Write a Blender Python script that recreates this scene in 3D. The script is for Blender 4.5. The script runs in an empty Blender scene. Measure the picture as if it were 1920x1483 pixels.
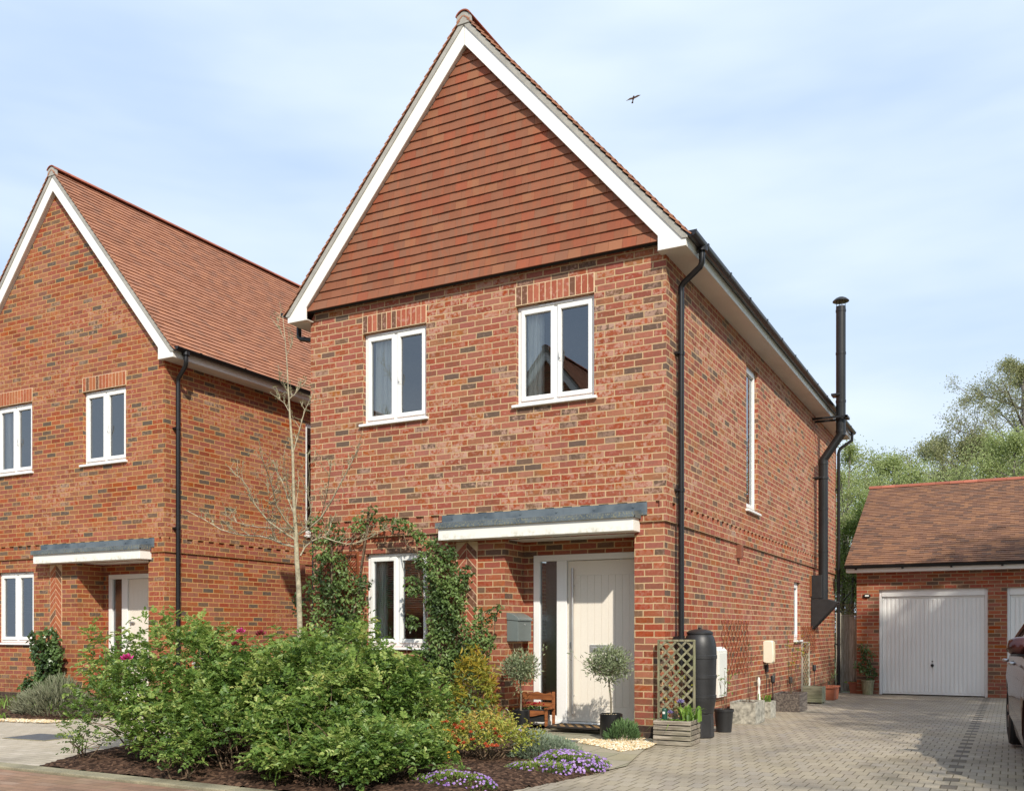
import bpy, math, random
import numpy as np
from mathutils import Vector, Matrix
R = math.radians
rng = np.random.default_rng(7); random.seed(7)
S = bpy.context.scene
COL = S.collection

# ---------------------------------------------------------------- camera
cam_d = bpy.data.cameras.new('camera'); cam = bpy.data.objects.new('camera', cam_d); COL.objects.link(cam)
cam.location = (3.3638, -9.9271, 1.2034)
cam.rotation_euler = (R(90), 0, 0.4869)
cam_d.sensor_width = 36; cam_d.lens = 1770.77/1920*36
cam_d.shift_y = (1181.08-741.5)/1920
cam_d.clip_end = 500; cam_d.clip_start = 0.05
S.camera = cam
# ---------------------------------------------------------------- light
SUN_EL, SUN_AZ = R(38), R(42)          # azimuth from -Y towards +X
sd = Vector((math.sin(SUN_AZ)*math.cos(SUN_EL), -math.cos(SUN_AZ)*math.cos(SUN_EL), math.sin(SUN_EL)))
sl = bpy.data.lights.new('sun', 'SUN'); sl.energy = 4.1; sl.angle = R(0.9); sl.color = (1.0, .93, .82)
so = bpy.data.objects.new('sun', sl); COL.objects.link(so); so.rotation_euler = sd.to_track_quat('Z', 'Y').to_euler(); so.location = (20, -20, 30)
W = bpy.data.worlds.new('World'); S.world = W; W.use_nodes = True
wt = W.node_tree; wt.nodes.clear()
S.view_settings.view_transform = 'Standard'; S.view_settings.look = 'None'
S.view_settings.exposure = 0.22; S.view_settings.gamma = 1
S.render.engine = 'CYCLES'; S.cycles.max_bounces = 8; S.cycles.transparent_max_bounces = 16

# ---------------------------------------------------------------- node helper
class NT:
    def __init__(s, tree): s.t = tree; s.l = tree.links
    def n(s, typ, ins=None, **props):
        nd = s.t.nodes.new(typ)
        for k, v in props.items(): setattr(nd, k, v)
        for k, v in (ins or {}).items(): s.set(nd.inputs[k], v)
        return nd
    def set(s, sock, v):
        if isinstance(v, bpy.types.NodeSocket): s.l.new(v, sock)
        elif isinstance(v, bpy.types.Node): s.l.new(v.outputs[0], sock)
        elif isinstance(v, (tuple, list)) and sock.type == 'RGBA' and len(v) == 3: sock.default_value = (*v, 1)
        else: sock.default_value = v
    def m(s, op, a, b=None, c=None, clamp=False):
        nd = s.t.nodes.new('ShaderNodeMath'); nd.operation = op; nd.use_clamp = clamp
        for i, x in enumerate((a, b, c)):
            if x is not None: s.set(nd.inputs[i], x)
        return nd.outputs[0]
    def mix(s, f, a, b, mode='MIX'):
        nd = s.t.nodes.new('ShaderNodeMix'); nd.data_type = 'RGBA'; nd.blend_type = mode
        s.set(nd.inputs[0], f); s.set(nd.inputs[6], a); s.set(nd.inputs[7], b); return nd.outputs[2]
    def ramp(s, f, stops, interp='LINEAR'):
        nd = s.t.nodes.new('ShaderNodeValToRGB'); r = nd.color_ramp; r.interpolation = interp
        while len(r.elements) > 1: r.elements.remove(r.elements[-1])
        r.elements[0].position = stops[0][0]; r.elements[0].color = (*stops[0][1], 1)
        for p, c in stops[1:]:
            e = r.elements.new(p); e.color = (*c, 1)
        s.set(nd.inputs[0], f); return nd.outputs[0]
    def step(s, x, lo, hi):
        nd = s.t.nodes.new('ShaderNodeMapRange'); nd.interpolation_type = 'SMOOTHSTEP'
        s.set(nd.inputs[0], x); s.set(nd.inputs[1], lo); s.set(nd.inputs[2], hi); return nd.outputs[0]
    def noise(s, vec, scale, detail=3, rough=.55, dim='3D'):
        nd = s.n('ShaderNodeTexNoise', noise_dimensions=dim); 
        if vec is not None: s.set(nd.inputs['Vector'], vec)
        nd.inputs['Scale'].default_value = scale; nd.inputs['Detail'].default_value = detail; nd.inputs['Roughness'].default_value = rough
        return nd.outputs[0]
    def wn(s, vec):
        return s.n('ShaderNodeTexWhiteNoise', {'Vector': vec}, noise_dimensions='3D')
    def comb(s, x, y, z=0.0): return s.n('ShaderNodeCombineXYZ', {0: x, 1: y, 2: z}).outputs[0]

def lin(h):
    h = h.lstrip('#'); o = []
    for i in (0, 2, 4):
        c = int(h[i:i+2], 16)/255; o.append(c/12.92 if c < .04045 else ((c+.055)/1.055)**2.4)
    return tuple(o)

# sky: physical sky for the light, thin high cloud mixed into it by direction
w = NT(wt)
sky = w.n('ShaderNodeTexSky', sky_type='NISHITA', sun_disc=False, sun_elevation=SUN_EL, sun_rotation=math.pi-SUN_AZ, altitude=50, air_density=1.0, dust_density=1.2, ozone_density=1.6)
tc = w.n('ShaderNodeTexCoord')
mp = w.n('ShaderNodeMapping', {'Vector': tc.outputs['Generated']}); mp.inputs['Scale'].default_value = (.8, .8, 3.4); mp.inputs['Rotation'].default_value = (0.15, 0.22, 0.5)
n1 = w.noise(mp.outputs[0], 2.3, 4, .5)
n2 = w.noise(mp.outputs[0], 6.0, 6, .55)
sep = w.n('ShaderNodeSeparateXYZ', {0: tc.outputs['Generated']})
hz = w.step(sep.outputs[2], 0.55, 0.02)
cl = w.m('ADD', w.m('MULTIPLY', n1, .86), w.m('MULTIPLY', n2, .14))
cl = w.step(cl, .22, .76)
top = w.step(sep.outputs[2], .36, .58)
cl = w.m('ADD', w.m('ADD', w.m('MULTIPLY', cl, .75), w.m('MULTIPLY', hz, .45)), w.m('MULTIPLY', top, .38), clamp=True)
blue = w.mix(.72, sky.outputs[0], (5.3, 7.6, 11.2))
skyc = w.mix(cl, blue, (8.6, 9.8, 11.3))
bg = w.n('ShaderNodeBackground', {'Color': skyc, 'Strength': .088})
wo = w.n('ShaderNodeOutputWorld', {0: bg.outputs[0]})

# ---------------------------------------------------------------- object helpers
def tag(o, label=None, cat=None, group=None, kind=None):
    if label: o['label'] = label
    if cat: o['category'] = cat
    if group: o['group'] = group
    if kind: o['kind'] = kind
    return o
def thing(name, loc, label, cat, rz=0, group=None):
    o = bpy.data.objects.new(name, None); COL.objects.link(o); o.location = loc; o.rotation_euler = (0, 0, rz); o.empty_display_size = .2
    return tag(o, label, cat, group)
def copy_tree(o, parent=None):
    c = o.copy(); COL.objects.link(c)
    if parent is not None: c.parent = parent
    for ch in list(o.children): copy_tree(ch, c)
    return c
def npmesh(name, V, F, mat, parent=None, rnd=None, uv=True, smooth=False, bevel=0, mi=None, loc=None, rz=None):
    """V (n,3); F list of arrays (m,k) or list of tuples"""
    me = bpy.data.meshes.new(name)
    V = np.asarray(V, dtype=np.float32)
    if isinstance(F, np.ndarray):
        nf, k = F.shape
        me.vertices.add(len(V)); me.vertices.foreach_set('co', V.ravel())
        me.loops.add(nf*k); me.loops.foreach_set('vertex_index', F.astype(np.int32).ravel())
        me.polygons.add(nf); me.polygons.foreach_set('loop_start', np.arange(0, nf*k, k, dtype=np.int32))
        me.update(calc_edges=True)
    else:
        me.from_pydata(V.tolist(), [], [tuple(int(i) for i in f) for f in F]); me.update()
    if uv and len(me.polygons):
        nl = len(me.loops); vi = np.zeros(nl, np.int32); me.loops.foreach_get('vertex_index', vi)
        nm = np.zeros(len(me.polygons)*3, np.float32); me.polygons.foreach_get('normal', nm); nm = np.abs(nm.reshape(-1, 3))
        lt = np.zeros(len(me.polygons), np.int32); me.polygons.foreach_get('loop_total', lt)
        ln = np.repeat(nm, lt, axis=0); co = V[vi]
        u = np.where(ln[:, 0] > ln[:, 1], co[:, 1]+.1125, co[:, 0]); v = co[:, 2].copy()
        hz_ = (ln[:, 2] > ln[:, 0]) & (ln[:, 2] > ln[:, 1]); u = np.where(hz_, co[:, 0], u); v = np.where(hz_, co[:, 1], v)
        l = me.uv_layers.new(name='UVMap'); l.data.foreach_set('uv', np.stack([u, v], 1).astype(np.float32).ravel())
    if rnd is not None:
        a = me.attributes.new('rnd', 'FLOAT', 'FACE'); a.data.foreach_set('value', np.asarray(rnd, np.float32))
    me.polygons.foreach_set('use_smooth', np.full(len(me.polygons), bool(smooth)))
    for m_ in (mat if isinstance(mat, (list, tuple)) else [mat]): me.materials.append(m_)
    if mi is not None: me.polygons.foreach_set('material_index', np.asarray(mi, np.int32))
    o = bpy.data.objects.new(name, me); COL.objects.link(o)
    if parent is not None: o.parent = parent
    if loc is not None: o.location = loc
    if rz is not None: o.rotation_euler = (0, 0, rz)
    if bevel:
        b = o.modifiers.new('bevel', 'BEVEL'); b.width = bevel; b.segments = 2; b.limit_method = 'ANGLE'; b.angle_limit = R(40)
        b.harden_normals = False
    return o
BF = np.array([[0, 3, 2, 1], [4, 5, 6, 7], [0, 1, 5, 4], [1, 2, 6, 5], [2, 3, 7, 6], [3, 0, 4, 7]])
class MB:
    def __init__(s): s.v = []; s.f = []; s.r = []
    def _add(s, v, f, r=None):
        o = len(s.v); s.v += [tuple(map(float, p)) for p in v]; s.f += [tuple(i+o for i in q) for q in f]
        if r is None: r = random.random()
        s.r += [r]*len(f); return s
    def box(s, x0, x1, y0, y1, z0, z1, M=None, r=None):
        v = [(x0, y0, z0), (x1, y0, z0), (x1, y1, z0), (x0, y1, z0), (x0, y0, z1), (x1, y0, z1), (x1, y1, z1), (x0, y1, z1)]
        if M is not None: v = [M @ Vector(p) for p in v]
        return s._add(v, BF.tolist(), r)
    def quad(s, *p, r=None): return s._add(p, [tuple(range(len(p)))], r)
    def prism(s, poly, y0, y1, r=None):
        """polygon in (x,z), counter-clockwise seen from -Y, extruded y0..y1"""
        n = len(poly); v = [(x, y0, z) for x, z in poly]+[(x, y1, z) for x, z in poly]
        f = [tuple(range(n)), tuple(range(2*n-1, n-1, -1))]+[(i, i+n, (i+1) % n+n, (i+1) % n) for i in range(n)]
        return s._add(v, f, r)
    def tube(s, pts, rad, n=8, caps=True, r=None):
        pts = [Vector(p) for p in pts]; k = len(pts)
        if not isinstance(rad, (list, tuple)): rad = [rad]*k
        vs = []; T = None; up = None
        for i, p in enumerate(pts):
            t = (pts[min(i+1, k-1)]-pts[max(i-1, 0)])
            if t.length < 1e-9: t = Vector((0, 0, 1))
            t.normalize()
            if up is None:
                up = t.orthogonal().normalized()
            else:
                up = (up-t*up.dot(t))
                up = up.normalized() if up.length > 1e-6 else t.orthogonal().normalized()
            b = t.cross(up)
            for j in range(n):
                a = 2*math.pi*j/n; vs.append(p+(up*math.cos(a)+b*math.sin(a))*rad[i])
        f = [(i*n+j, i*n+(j+1) % n, (i+1)*n+(j+1) % n, (i+1)*n+j) for i in range(k-1) for j in range(n)]
        if caps: f += [tuple(range(n-1, -1, -1)), tuple((k-1)*n+j for j in range(n))]
        return s._add(vs, f, r)
    def lathe(s, prof, c=(0, 0, 0), n=24, r=None, sx=1, sy=1):
        vs = []
        for rr, z in prof:
            for j in range(n):
                a = 2*math.pi*j/n; vs.append((c[0]+rr*sx*math.cos(a), c[1]+rr*sy*math.sin(a), c[2]+z))
        k = len(prof); f = [(i*n+j, i*n+(j+1) % n, (i+1)*n+(j+1) % n, (i+1)*n+j) for i in range(k-1) for j in range(n)]
        if prof[0][0] > 1e-5: f.append(tuple(range(n-1, -1, -1)))
        if prof[-1][0] > 1e-5: f.append(tuple((k-1)*n+j for j in range(n)))
        return s._add(vs, f, r)
    def build(s, name, mat, parent=None, smooth=False, bevel=0, **k):
        return npmesh(name, np.array(s.v) if s.v else np.zeros((0, 3)), s.f, mat, parent, rnd=s.r, smooth=smooth, bevel=bevel, **k)
def auto_smooth(o, ang=35):
    me = o.data; me.polygons.foreach_set('use_smooth', np.ones(len(me.polygons), bool))
    try: me.set_sharp_from_angle(angle=R(ang))
    except Exception: pass
    return o
def grid_wall(mb, u0, u1, v0, v1, holes, P):
    """rect wall with rectangular holes; P(u,v)->xyz"""
    us = sorted({u0, u1, *[h[0] for h in holes], *[h[1] for h in holes]}); vs = sorted({v0, v1, *[h[2] for h in holes], *[h[3] for h in holes]})
    us = [u for u in us if u0 <= u <= u1]; vs = [v for v in vs if v0 <= v <= v1]
    for a, b in zip(us, us[1:]):
        for c, d in zip(vs, vs[1:]):
            mu, mv = (a+b)/2, (c+d)/2
            if any(h[0] < mu < h[1] and h[2] < mv < h[3] for h in holes): continue
            mb.quad(P(a, c), P(b, c), P(b, d), P(a, d))

# ---------------------------------------------------------------- materials
def newmat(name):
    m = bpy.data.materials.new(name); m.use_nodes = True; m.node_tree.nodes.clear(); return m, NT(m.node_tree)
def finish(m, t, col, rough=.7, bump=None, bstr=.5, bdist=.01, spec=.5, metal=0, extra=None, normal=None):
    b = t.n('ShaderNodeBsdfPrincipled', {'Base Color': col, 'Roughness': rough, 'Metallic': metal, 'Specular IOR Level': spec})
    if extra:
        for k, v in extra.items(): t.set(b.inputs[k], v)
    if bump is not None:
        bp = t.n('ShaderNodeBump', {'Height': bump, 'Strength': bstr, 'Distance': bdist}); t.set(b.inputs['Normal'], bp.outputs[0])
    t.n('ShaderNodeOutputMaterial', {0: b.outputs[0]}); return b
def plain(name, col, rough=.6, var=.08, scale=6, bump=0, metal=0, spec=.5, fine=60, extra=None):
    m, t = newmat(name); co = t.n('ShaderNodeTexCoord').outputs['Object']
    n = t.noise(co, scale, 4); n2 = t.noise(co, fine, 3)
    f = t.m('ADD', t.m('MULTIPLY', n, .6), t.m('MULTIPLY', n2, .4))
    f = t.step(f, .3, .7)
    d = tuple(c*(1-var*2) for c in col); l = tuple(min(1, c*(1+var)) for c in col)
    finish(m, t, t.mix(f, d, l), t.m('ADD', rough-.06, t.m('MULTIPLY', n, .12)), n2 if bump else None, bump, .004, metal=metal, spec=spec, extra=extra)
    return m
def brick_mat(name, pal, mortar, eff=.6, seed=0, effcol=(.62, .40, .34), effbase=0.0, zfade=True):
    m, t = newmat(name)
    uv = t.n('ShaderNodeUVMap').outputs[0]; sp = t.n('ShaderNodeSeparateXYZ', {0: uv})
    obj = t.n('ShaderNodeTexCoord').outputs['Object']
    jx = t.m('MULTIPLY', t.m('SUBTRACT', t.noise(obj, 9, 2), .5), .012); jy = t.m('MULTIPLY', t.m('SUBTRACT', t.noise(t.n('ShaderNodeMapping', {'Vector': obj, 'Location': (3, 7, 1)}).outputs[0], 14, 2), .5), .010)
    u = t.m('ADD', sp.outputs[0], jx); v = t.m('ADD', sp.outputs[1], jy)
    vr = t.m('DIVIDE', v, .075); row = t.m('FLOOR', vr)
    rj = t.m('MULTIPLY', t.wn(t.comb(row, 3.3, seed)).outputs[0], .10)
    ur = t.m('ADD', t.m('ADD', t.m('DIVIDE', u, .225), t.m('MULTIPLY', t.m('FLOORED_MODULO', row, 2.0), .5)), rj); colm = t.m('FLOOR', ur)
    fu = t.m('MULTIPLY', t.m('FRACT', ur), .225); fv = t.m('MULTIPLY', t.m('FRACT', vr), .075)
    du = t.m('MINIMUM', fu, t.m('SUBTRACT', .225, fu)); dv = t.m('MINIMUM', fv, t.m('SUBTRACT', .075, fv))
    idv = t.comb(colm, row, seed); wn = t.wn(idv); wsp = t.n('ShaderNodeSeparateXYZ', {0: wn.outputs[1]})
    d = t.m('SUBTRACT', t.m('MINIMUM', du, dv), t.m('ADD', .0050, t.m('MULTIPLY', t.noise(obj, 60, 3), .0022)))
    mask = t.step(d, -.0004, .0022)
    tot = sum(p[0] for p in pal); acc = 0; st = []
    for wgt, c in pal: st.append((acc/tot, c)); acc += wgt
    bc = t.ramp(wn.outputs[0], st, 'CONSTANT')
    # dark burnt middle on some bricks, mottling
    nf = t.noise(obj, 32, 4, .6); nm = t.noise(obj, 11, 3)
    bc = t.mix(t.m('MULTIPLY', t.step(nm, .5, .72), t.m('MULTIPLY', wsp.outputs[0], .55)), bc, (.15, .085, .058))
    hv = t.n('ShaderNodeHueSaturation', {'Color': bc, 'Value': t.m('ADD', .77, t.m('MULTIPLY', nf, .44)), 'Hue': t.m('ADD', .495, t.m('MULTIPLY', wsp.outputs[1], .014)), 'Saturation': t.m('ADD', .84, t.m('MULTIPLY', wsp.outputs[2], .26))}).outputs[0]
    # lime bloom on the faces, heavier in drifts
    mpv = t.n('ShaderNodeMapping', {'Vector': obj}); mpv.inputs['Scale'].default_value = (.55, .55, 1.1)
    big = t.step(t.noise(mpv.outputs[0], 1.1, 3), .38, .66)
    if zfade: big = t.m('ADD', t.m('MULTIPLY', big, .75), t.m('MULTIPLY', t.step(t.n('ShaderNodeSeparateXYZ', {0: obj}).outputs[2], 1.9, 3.2), .35))
    eb = t.step(t.m('ADD', t.noise(obj, 24, 4, .62), t.m('MULTIPLY', t.m('SUBTRACT', wsp.outputs[2], .5), .30)), .47, .70)
    ef = t.m('MULTIPLY', t.m('ADD', t.m('MULTIPLY', eb, big), t.m('MULTIPLY', eb, effbase)), eff, clamp=True)
    hv = t.mix(ef, hv, effcol)
    dz = t.n('ShaderNodeSeparateXYZ', {0: obj}).outputs[2]
    drt = t.m('MULTIPLY', t.step(dz, .75, .12), t.step(t.noise(obj, 5, 5, .65), .38, .62))
    stv = t.n('ShaderNodeMapping', {'Vector': obj}); stv.inputs['Scale'].default_value = (4.5, 4.5, .35)
    stk = t.m('MULTIPLY', t.step(t.noise(stv.outputs[0], 1.0, 4), .56, .72), .28)
    mc = t.mix(t.step(t.noise(obj, 3.5, 4), .35, .7), tuple(c*.82 for c in mortar), mortar)
    mc = t.mix(t.m('MULTIPLY', t.noise(obj, 80, 2), .35), mc, tuple(c*.6 for c in mortar))
    col = t.mix(mask, mc, hv)
    col = t.mix(t.m('MULTIPLY', drt, .45), col, (.11, .085, .055))
    col = t.mix(stk, col, t.mix(.5, col, (.08, .045, .03)))
    h = t.m('ADD', t.m('MULTIPLY', mask, .75), t.m('ADD', t.m('MULTIPLY', nf, .16), t.m('MULTIPLY', t.m('SUBTRACT', wsp.outputs[0], .5), .12)))
    finish(m, t, col, .86, h, .8, .005, spec=.25); return m
RED = [(.46, lin('#964a33')), (.17, lin('#a1583e')), (.13, lin('#88452d')), (.11, lin('#995a35')), (.08, lin('#725341')), (.05, lin('#655043'))]
ORA = [(.42, lin('#954c32')), (.16, lin('#9f5a3c')), (.12, lin('#844530')), (.14, lin('#955438')), (.08, lin('#6f5543')), (.06, lin('#5e5045'))]
DRK = [(.40, lin('#6f3222')), (.15, lin('#7d3c28')), (.25, lin('#5c2a1e')), (.20, lin('#382a26'))]
M = {}
M['brick'] = brick_mat('red_brick', RED, lin('#cfae86'), .66, 0, (.52, .33, .255), .12)
M['brick_left'] = brick_mat('orange_brick', ORA, lin('#c89c66'), .6, 5, (.52, .32, .23), .04, False)
M['brick_garage'] = brick_mat('garage_brick', RED, lin('#b59a7c'), .2, 9, (.50, .33, .27), 0, False)
M['plinth'] = brick_mat('plinth_brick', DRK, lin('#6c5c4c'), .2, 3, (.3, .25, .2), 0, False)
def piece_mat(name, pal, rough=.85, bump=.4, eff=0, scale=30, streak=False, amp=1.0):
    m, t = newmat(name); a = t.n('ShaderNodeAttribute', attribute_name='rnd').outputs[2]; obj = t.n('ShaderNodeTexCoord').outputs['Object']
    tot = sum(p[0] for p in pal); acc = 0; st = []
    for wgt, c in pal: st.append((acc/tot, c)); acc += wgt
    c = t.ramp(a, st, 'CONSTANT'); nf = t.noise(obj, scale, 4, .6)
    r2 = t.wn(t.comb(a, 1.7, 2.2)).outputs[0]
    c = t.n('ShaderNodeHueSaturation', {'Color': c, 'Value': t.m('ADD', 1-.22*amp, t.m('ADD', t.m('MULTIPLY', nf, .22*amp), t.m('MULTIPLY', r2, .20*amp)))}).outputs[0]
    if streak:
        mp_ = t.n('ShaderNodeMapping', {'Vector': obj}); mp_.inputs['Scale'].default_value = (16, 4, 3.5)
        c = t.mix(t.m('MULTIPLY', t.step(t.noise(mp_.outputs[0], 1.0, 3), .50, .62), .30), c, lin('#a25636'))
    big = t.noise(obj, 1.3, 4)
    c = t.mix(t.m('MULTIPLY', t.step(big, .45, .7), .3), c, tuple(x*.75 for x in pal[0][1]))
    if eff: c = t.mix(t.m('MULTIPLY', t.step(t.noise(obj, 24, 4), .52, .7), eff), c, (.55, .33, .27))
    finish(m, t, c, rough, nf, bump, .004, spec=.3); return m
M['brick_piece'] = piece_mat('cut_brick', [(.55, lin('#a05640')), (.25, lin('#a9634c')), (.2, lin('#70503f'))], eff=.5)
M['brick_piece_left'] = piece_mat('cut_brick_orange', [(.55, lin('#a45c3c')), (.25, lin('#ad6a44')), (.2, lin('#70543f'))], eff=.3)
M['mortar'] = plain('mortar', lin('#d8bc98'), .9, .1, bump=.3)
M['tile_hang'] = piece_mat('clay_wall_tile', [(.36, lin('#8c5a42')), (.22, lin('#89563e')), (.16, lin('#91523a')), (.12, lin('#885c46')), (.14, lin('#946246'))], rough=.75, bump=.08, streak=True, amp=.55)
M['roof_tile'] = piece_mat('clay_roof_tile', [(.4, lin('#a4735a')), (.25, lin('#9c6b52')), (.2, lin('#a9765a')), (.15, lin('#946a55'))], rough=.85, bump=.1, amp=.5)
M['roof_tile_old'] = piece_mat('weathered_roof_tile', [(.4, lin('#84614c')), (.25, lin('#785847')), (.2, lin('#8e684e')), (.15, lin('#6c5346'))], rough=.88, bump=.2, amp=.6)
M['ridge'] = piece_mat('ridge_tile_clay', [(.5, lin('#a0604c')), (.5, lin('#925644'))], rough=.85)
M['white'] = plain('white_upvc', lin('#efefec'), .35, .025, 1.5)
M['white_board'] = plain('white_painted_board', lin('#f1efe9'), .5, .012, 1.2)
def canopy_mat():
    m, t = newmat('stained_white_board'); obj = t.n('ShaderNodeTexCoord').outputs['Object']; z = t.n('ShaderNodeSeparateXYZ', {0: obj}).outputs[2]
    f = t.m('MULTIPLY', t.step(t.noise(obj, 13, 5, .7), .42, .7), t.step(z, 2.40, 2.28))
    f = t.m('MULTIPLY', f, t.step(t.noise(obj, 1.2, 2), .3, .6)); c = t.mix(t.m('MULTIPLY', f, .6), lin('#eeede6'), lin('#9a9468'))
    finish(m, t, c, .5); return m
M['canopy'] = canopy_mat()
M['soffit'] = plain('soffit_board', lin('#d2cac0'), .55, .05, 1.5)
M['vent'] = plain('terracotta_vent', lin('#84503c'), .8, .1)
M['mortar_grey'] = plain('verge_mortar', lin('#a8a59c'), .9, .12, bump=.4)
def lead_mat():
    m, t = newmat('lead_flashing'); obj = t.n('ShaderNodeTexCoord').outputs['Object']; z = t.n('ShaderNodeSeparateXYZ', {0: obj}).outputs[2]
    c = t.mix(t.step(t.noise(obj, 4, 4), .35, .65), lin('#525d66'), lin('#6c767c'))
    f = t.m('MULTIPLY', t.step(t.noise(obj, 45, 4, .7), .5, .62), t.step(z, 2.515, 2.48))
    c = t.mix(t.m('MULTIPLY', f, .75), c, lin('#9c9877')); finish(m, t, c, .55, t.noise(obj, 20, 3), .3, .004, metal=.15); return m
M['lead'] = lead_mat()
M['black'] = plain('black_plastic', (.012, .012, .013), .32, .1, 2)
M['black_steel'] = plain('black_flue_steel', (.014, .0145, .016), .42, .15, 3)
M['black_matt'] = plain('black_matt_plastic', (.024, .024, .025), .45, .12, 8, bump=.1)
M['steel'] = plain('brushed_steel', (.62, .62, .61), .38, .05, 3, metal=.75)
M['cream_door'] = plain('cream_door_paint', lin('#ebe3d5'), .4, .02, 1)
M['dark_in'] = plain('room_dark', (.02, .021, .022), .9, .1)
M['room'] = plain('room_wall', (.22, .22, .20), .9, .1)
M['curtain'] = plain('curtain_cloth', lin('#f2f2ea'), .9, .03, 3)
M['blind'] = plain('venetian_blind', lin('#9a9c9a'), .5, .03, 3)
def glass_mat(name, tint, refl, rough=0.0):
    m, t = newmat(name); tr = t.n('ShaderNodeBsdfTransparent', {0: tint}); gl = t.n('ShaderNodeBsdfGlossy', {'Color': (.9, .94, .98), 'Roughness': rough})
    fr = t.n('ShaderNodeFresnel', {'IOR': 1.5}).outputs[0]
    f = t.m('ADD', refl, fr, clamp=True)
    mx = t.n('ShaderNodeMixShader', {0: f, 1: tr.outputs[0], 2: gl.outputs[0]}); t.n('ShaderNodeOutputMaterial', {0: mx.outputs[0]}); return m
M['glass'] = glass_mat('window_glass', (.93, .96, .95), .13)
M['glass_frost'] = glass_mat('sidelight_glass', (.58, .64, .60), .22, .25)
M['terracotta'] = plain('terracotta_plastic', lin('#a35f44'), .7, .08, 5, bump=.1)
M['grey_box'] = plain('grey_metal_paint', lin('#6c7472'), .4, .03, 3)
M['cream_box'] = plain('cream_plastic', lin('#e6e0cb'), .45, .03, 3)
M['white_box'] = plain('white_plastic', lin('#e4e4dc'), .45, .03, 3)
def wood_mat(name, base, dark, scale=1.0, axis=0, bump=.35, green=0):
    m, t = newmat(name); obj = t.n('ShaderNodeTexCoord').outputs['Object']; a = t.n('ShaderNodeAttribute', attribute_name='rnd').outputs[2]
    mp_ = t.n('ShaderNodeMapping', {'Vector': obj}); sc = [18, 18, 18]; sc[axis] = 1.6; mp_.inputs['Scale'].default_value = [x*scale for x in sc]
    t.set(mp_.inputs['Location'], t.comb(t.m('MULTIPLY', a, 9), t.m('MULTIPLY', a, 5), a))
    g = t.noise(mp_.outputs[0], 3, 5, .65); c = t.mix(t.step(g, .35, .7), dark, base)
    c = t.n('ShaderNodeHueSaturation', {'Color': c, 'Value': t.m('ADD', .8, t.m('MULTIPLY', a, .4))}).outputs[0]
    if green: c = t.mix(t.m('MULTIPLY', t.step(t.noise(obj, 3, 4), .42, .65), green), c, lin('#76805a'))
    finish(m, t, c, .85, g, bump, .004, spec=.2); return m
M['wood_grey'] = wood_mat('weathered_grey_wood', lin('#a99e90'), lin('#6f665a'), axis=0, green=.15)
M['wood_post'] = wood_mat('weathered_lattice_wood', lin('#a09a80'), lin('#716b55'), axis=2, green=.35)
M['wood_fence'] = wood_mat('silvered_fence_board', lin('#c0bbae'), lin('#968f82'), axis=2, green=.08)
M['wood_orange'] = wood_mat('stained_orange_wood', lin('#a4683e'), lin('#744428'), axis=0)
M['willow'] = wood_mat('brown_willow', lin('#9c5c3a'), lin('#6c3a24'), axis=2)
M['stone_pale'] = plain('pale_stone_effect', lin('#aaa699'), .9, .3, 14, bump=.8, fine=26)
M['stone_dark'] = wood_mat('dark_wood_effect', lin('#7a7168'), lin('#4a4340'), scale=.6, axis=1, bump=.6)
M['wood_pale'] = wood_mat('pale_green_wood', lin('#a8a58c'), lin('#7c7a64'), scale=.7, axis=0, green=.3)
M['bark'] = plain('tree_bark', lin('#7d7462'), .9, .25, 20, bump=.6)
M['bark_young'] = plain('young_tree_bark', lin('#aba288'), .85, .25, 18, bump=.5)
M['bark_tree'] = plain('far_tree_bark', lin('#77706a'), .9, .2, 5, bump=.4)
M['stem'] = plain('shrub_stem', lin('#6d5a46'), .85, .3, 30)
M['soil'] = plain('pot_soil', lin('#4a3a30'), .95, .4, 40, bump=1, fine=90)
def leaf_mat(name, pal, trans=.35, rough=.45, spec=.45):
    m, t = newmat(name); a = t.n('ShaderNodeAttribute', attribute_name='rnd').outputs[2]
    k = len(pal); c = t.ramp(a, [(i/(k-1) if k > 1 else 0, p) for i, p in enumerate(pal)])
    b = t.n('ShaderNodeBsdfPrincipled', {'Base Color': c, 'Roughness': rough, 'Specular IOR Level': spec})
    tl = t.n('ShaderNodeBsdfTranslucent', {'Color': t.mix(.5, c, t.mix(.5, c, (.5, .6, .08)), 'MIX')})
    mx = t.n('ShaderNodeMixShader', {0: trans, 1: b.outputs[0], 2: tl.outputs[0]}); t.n('ShaderNodeOutputMaterial', {0: mx.outputs[0]}); return m
L_ = lin
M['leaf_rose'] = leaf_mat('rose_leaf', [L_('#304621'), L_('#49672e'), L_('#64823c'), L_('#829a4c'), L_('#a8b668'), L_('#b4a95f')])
M['leaf_rose_tip'] = leaf_mat('rose_tip_leaf', [L_('#8ca548'), L_('#a9bd5c')])
M['leaf_dark'] = leaf_mat('climber_leaf', [L_('#3a4c2c'), L_('#4c6236'), L_('#647c42'), L_('#82985a')], .25)
M['leaf_ivy'] = leaf_mat('ivy_leaf', [L_('#2c4023'), L_('#425c2e'), L_('#6b8450')], .2, .35, .6)
M['leaf_yellow'] = leaf_mat('yellow_green_leaf', [L_('#6e7f35'), L_('#8d9540'), L_('#b39c3c'), L_('#a0702e')])
M['leaf_olive'] = leaf_mat('olive_leaf', [L_('#5a6648'), L_('#7c8762'), L_('#a4ad8c')], .15)
M['leaf_iris'] = leaf_mat('iris_blade', [L_('#5f7a48'), L_('#7c9458'), L_('#94a86c')], .25)
M['leaf_grass'] = leaf_mat('grass_blade', [L_('#55772f'), L_('#6f9438'), L_('#8fae50')])
M['leaf_santolina'] = leaf_mat('grey_green_leaf', [L_('#64755a'), L_('#84937a'), L_('#a5b09c')], .1, .8)
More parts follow.
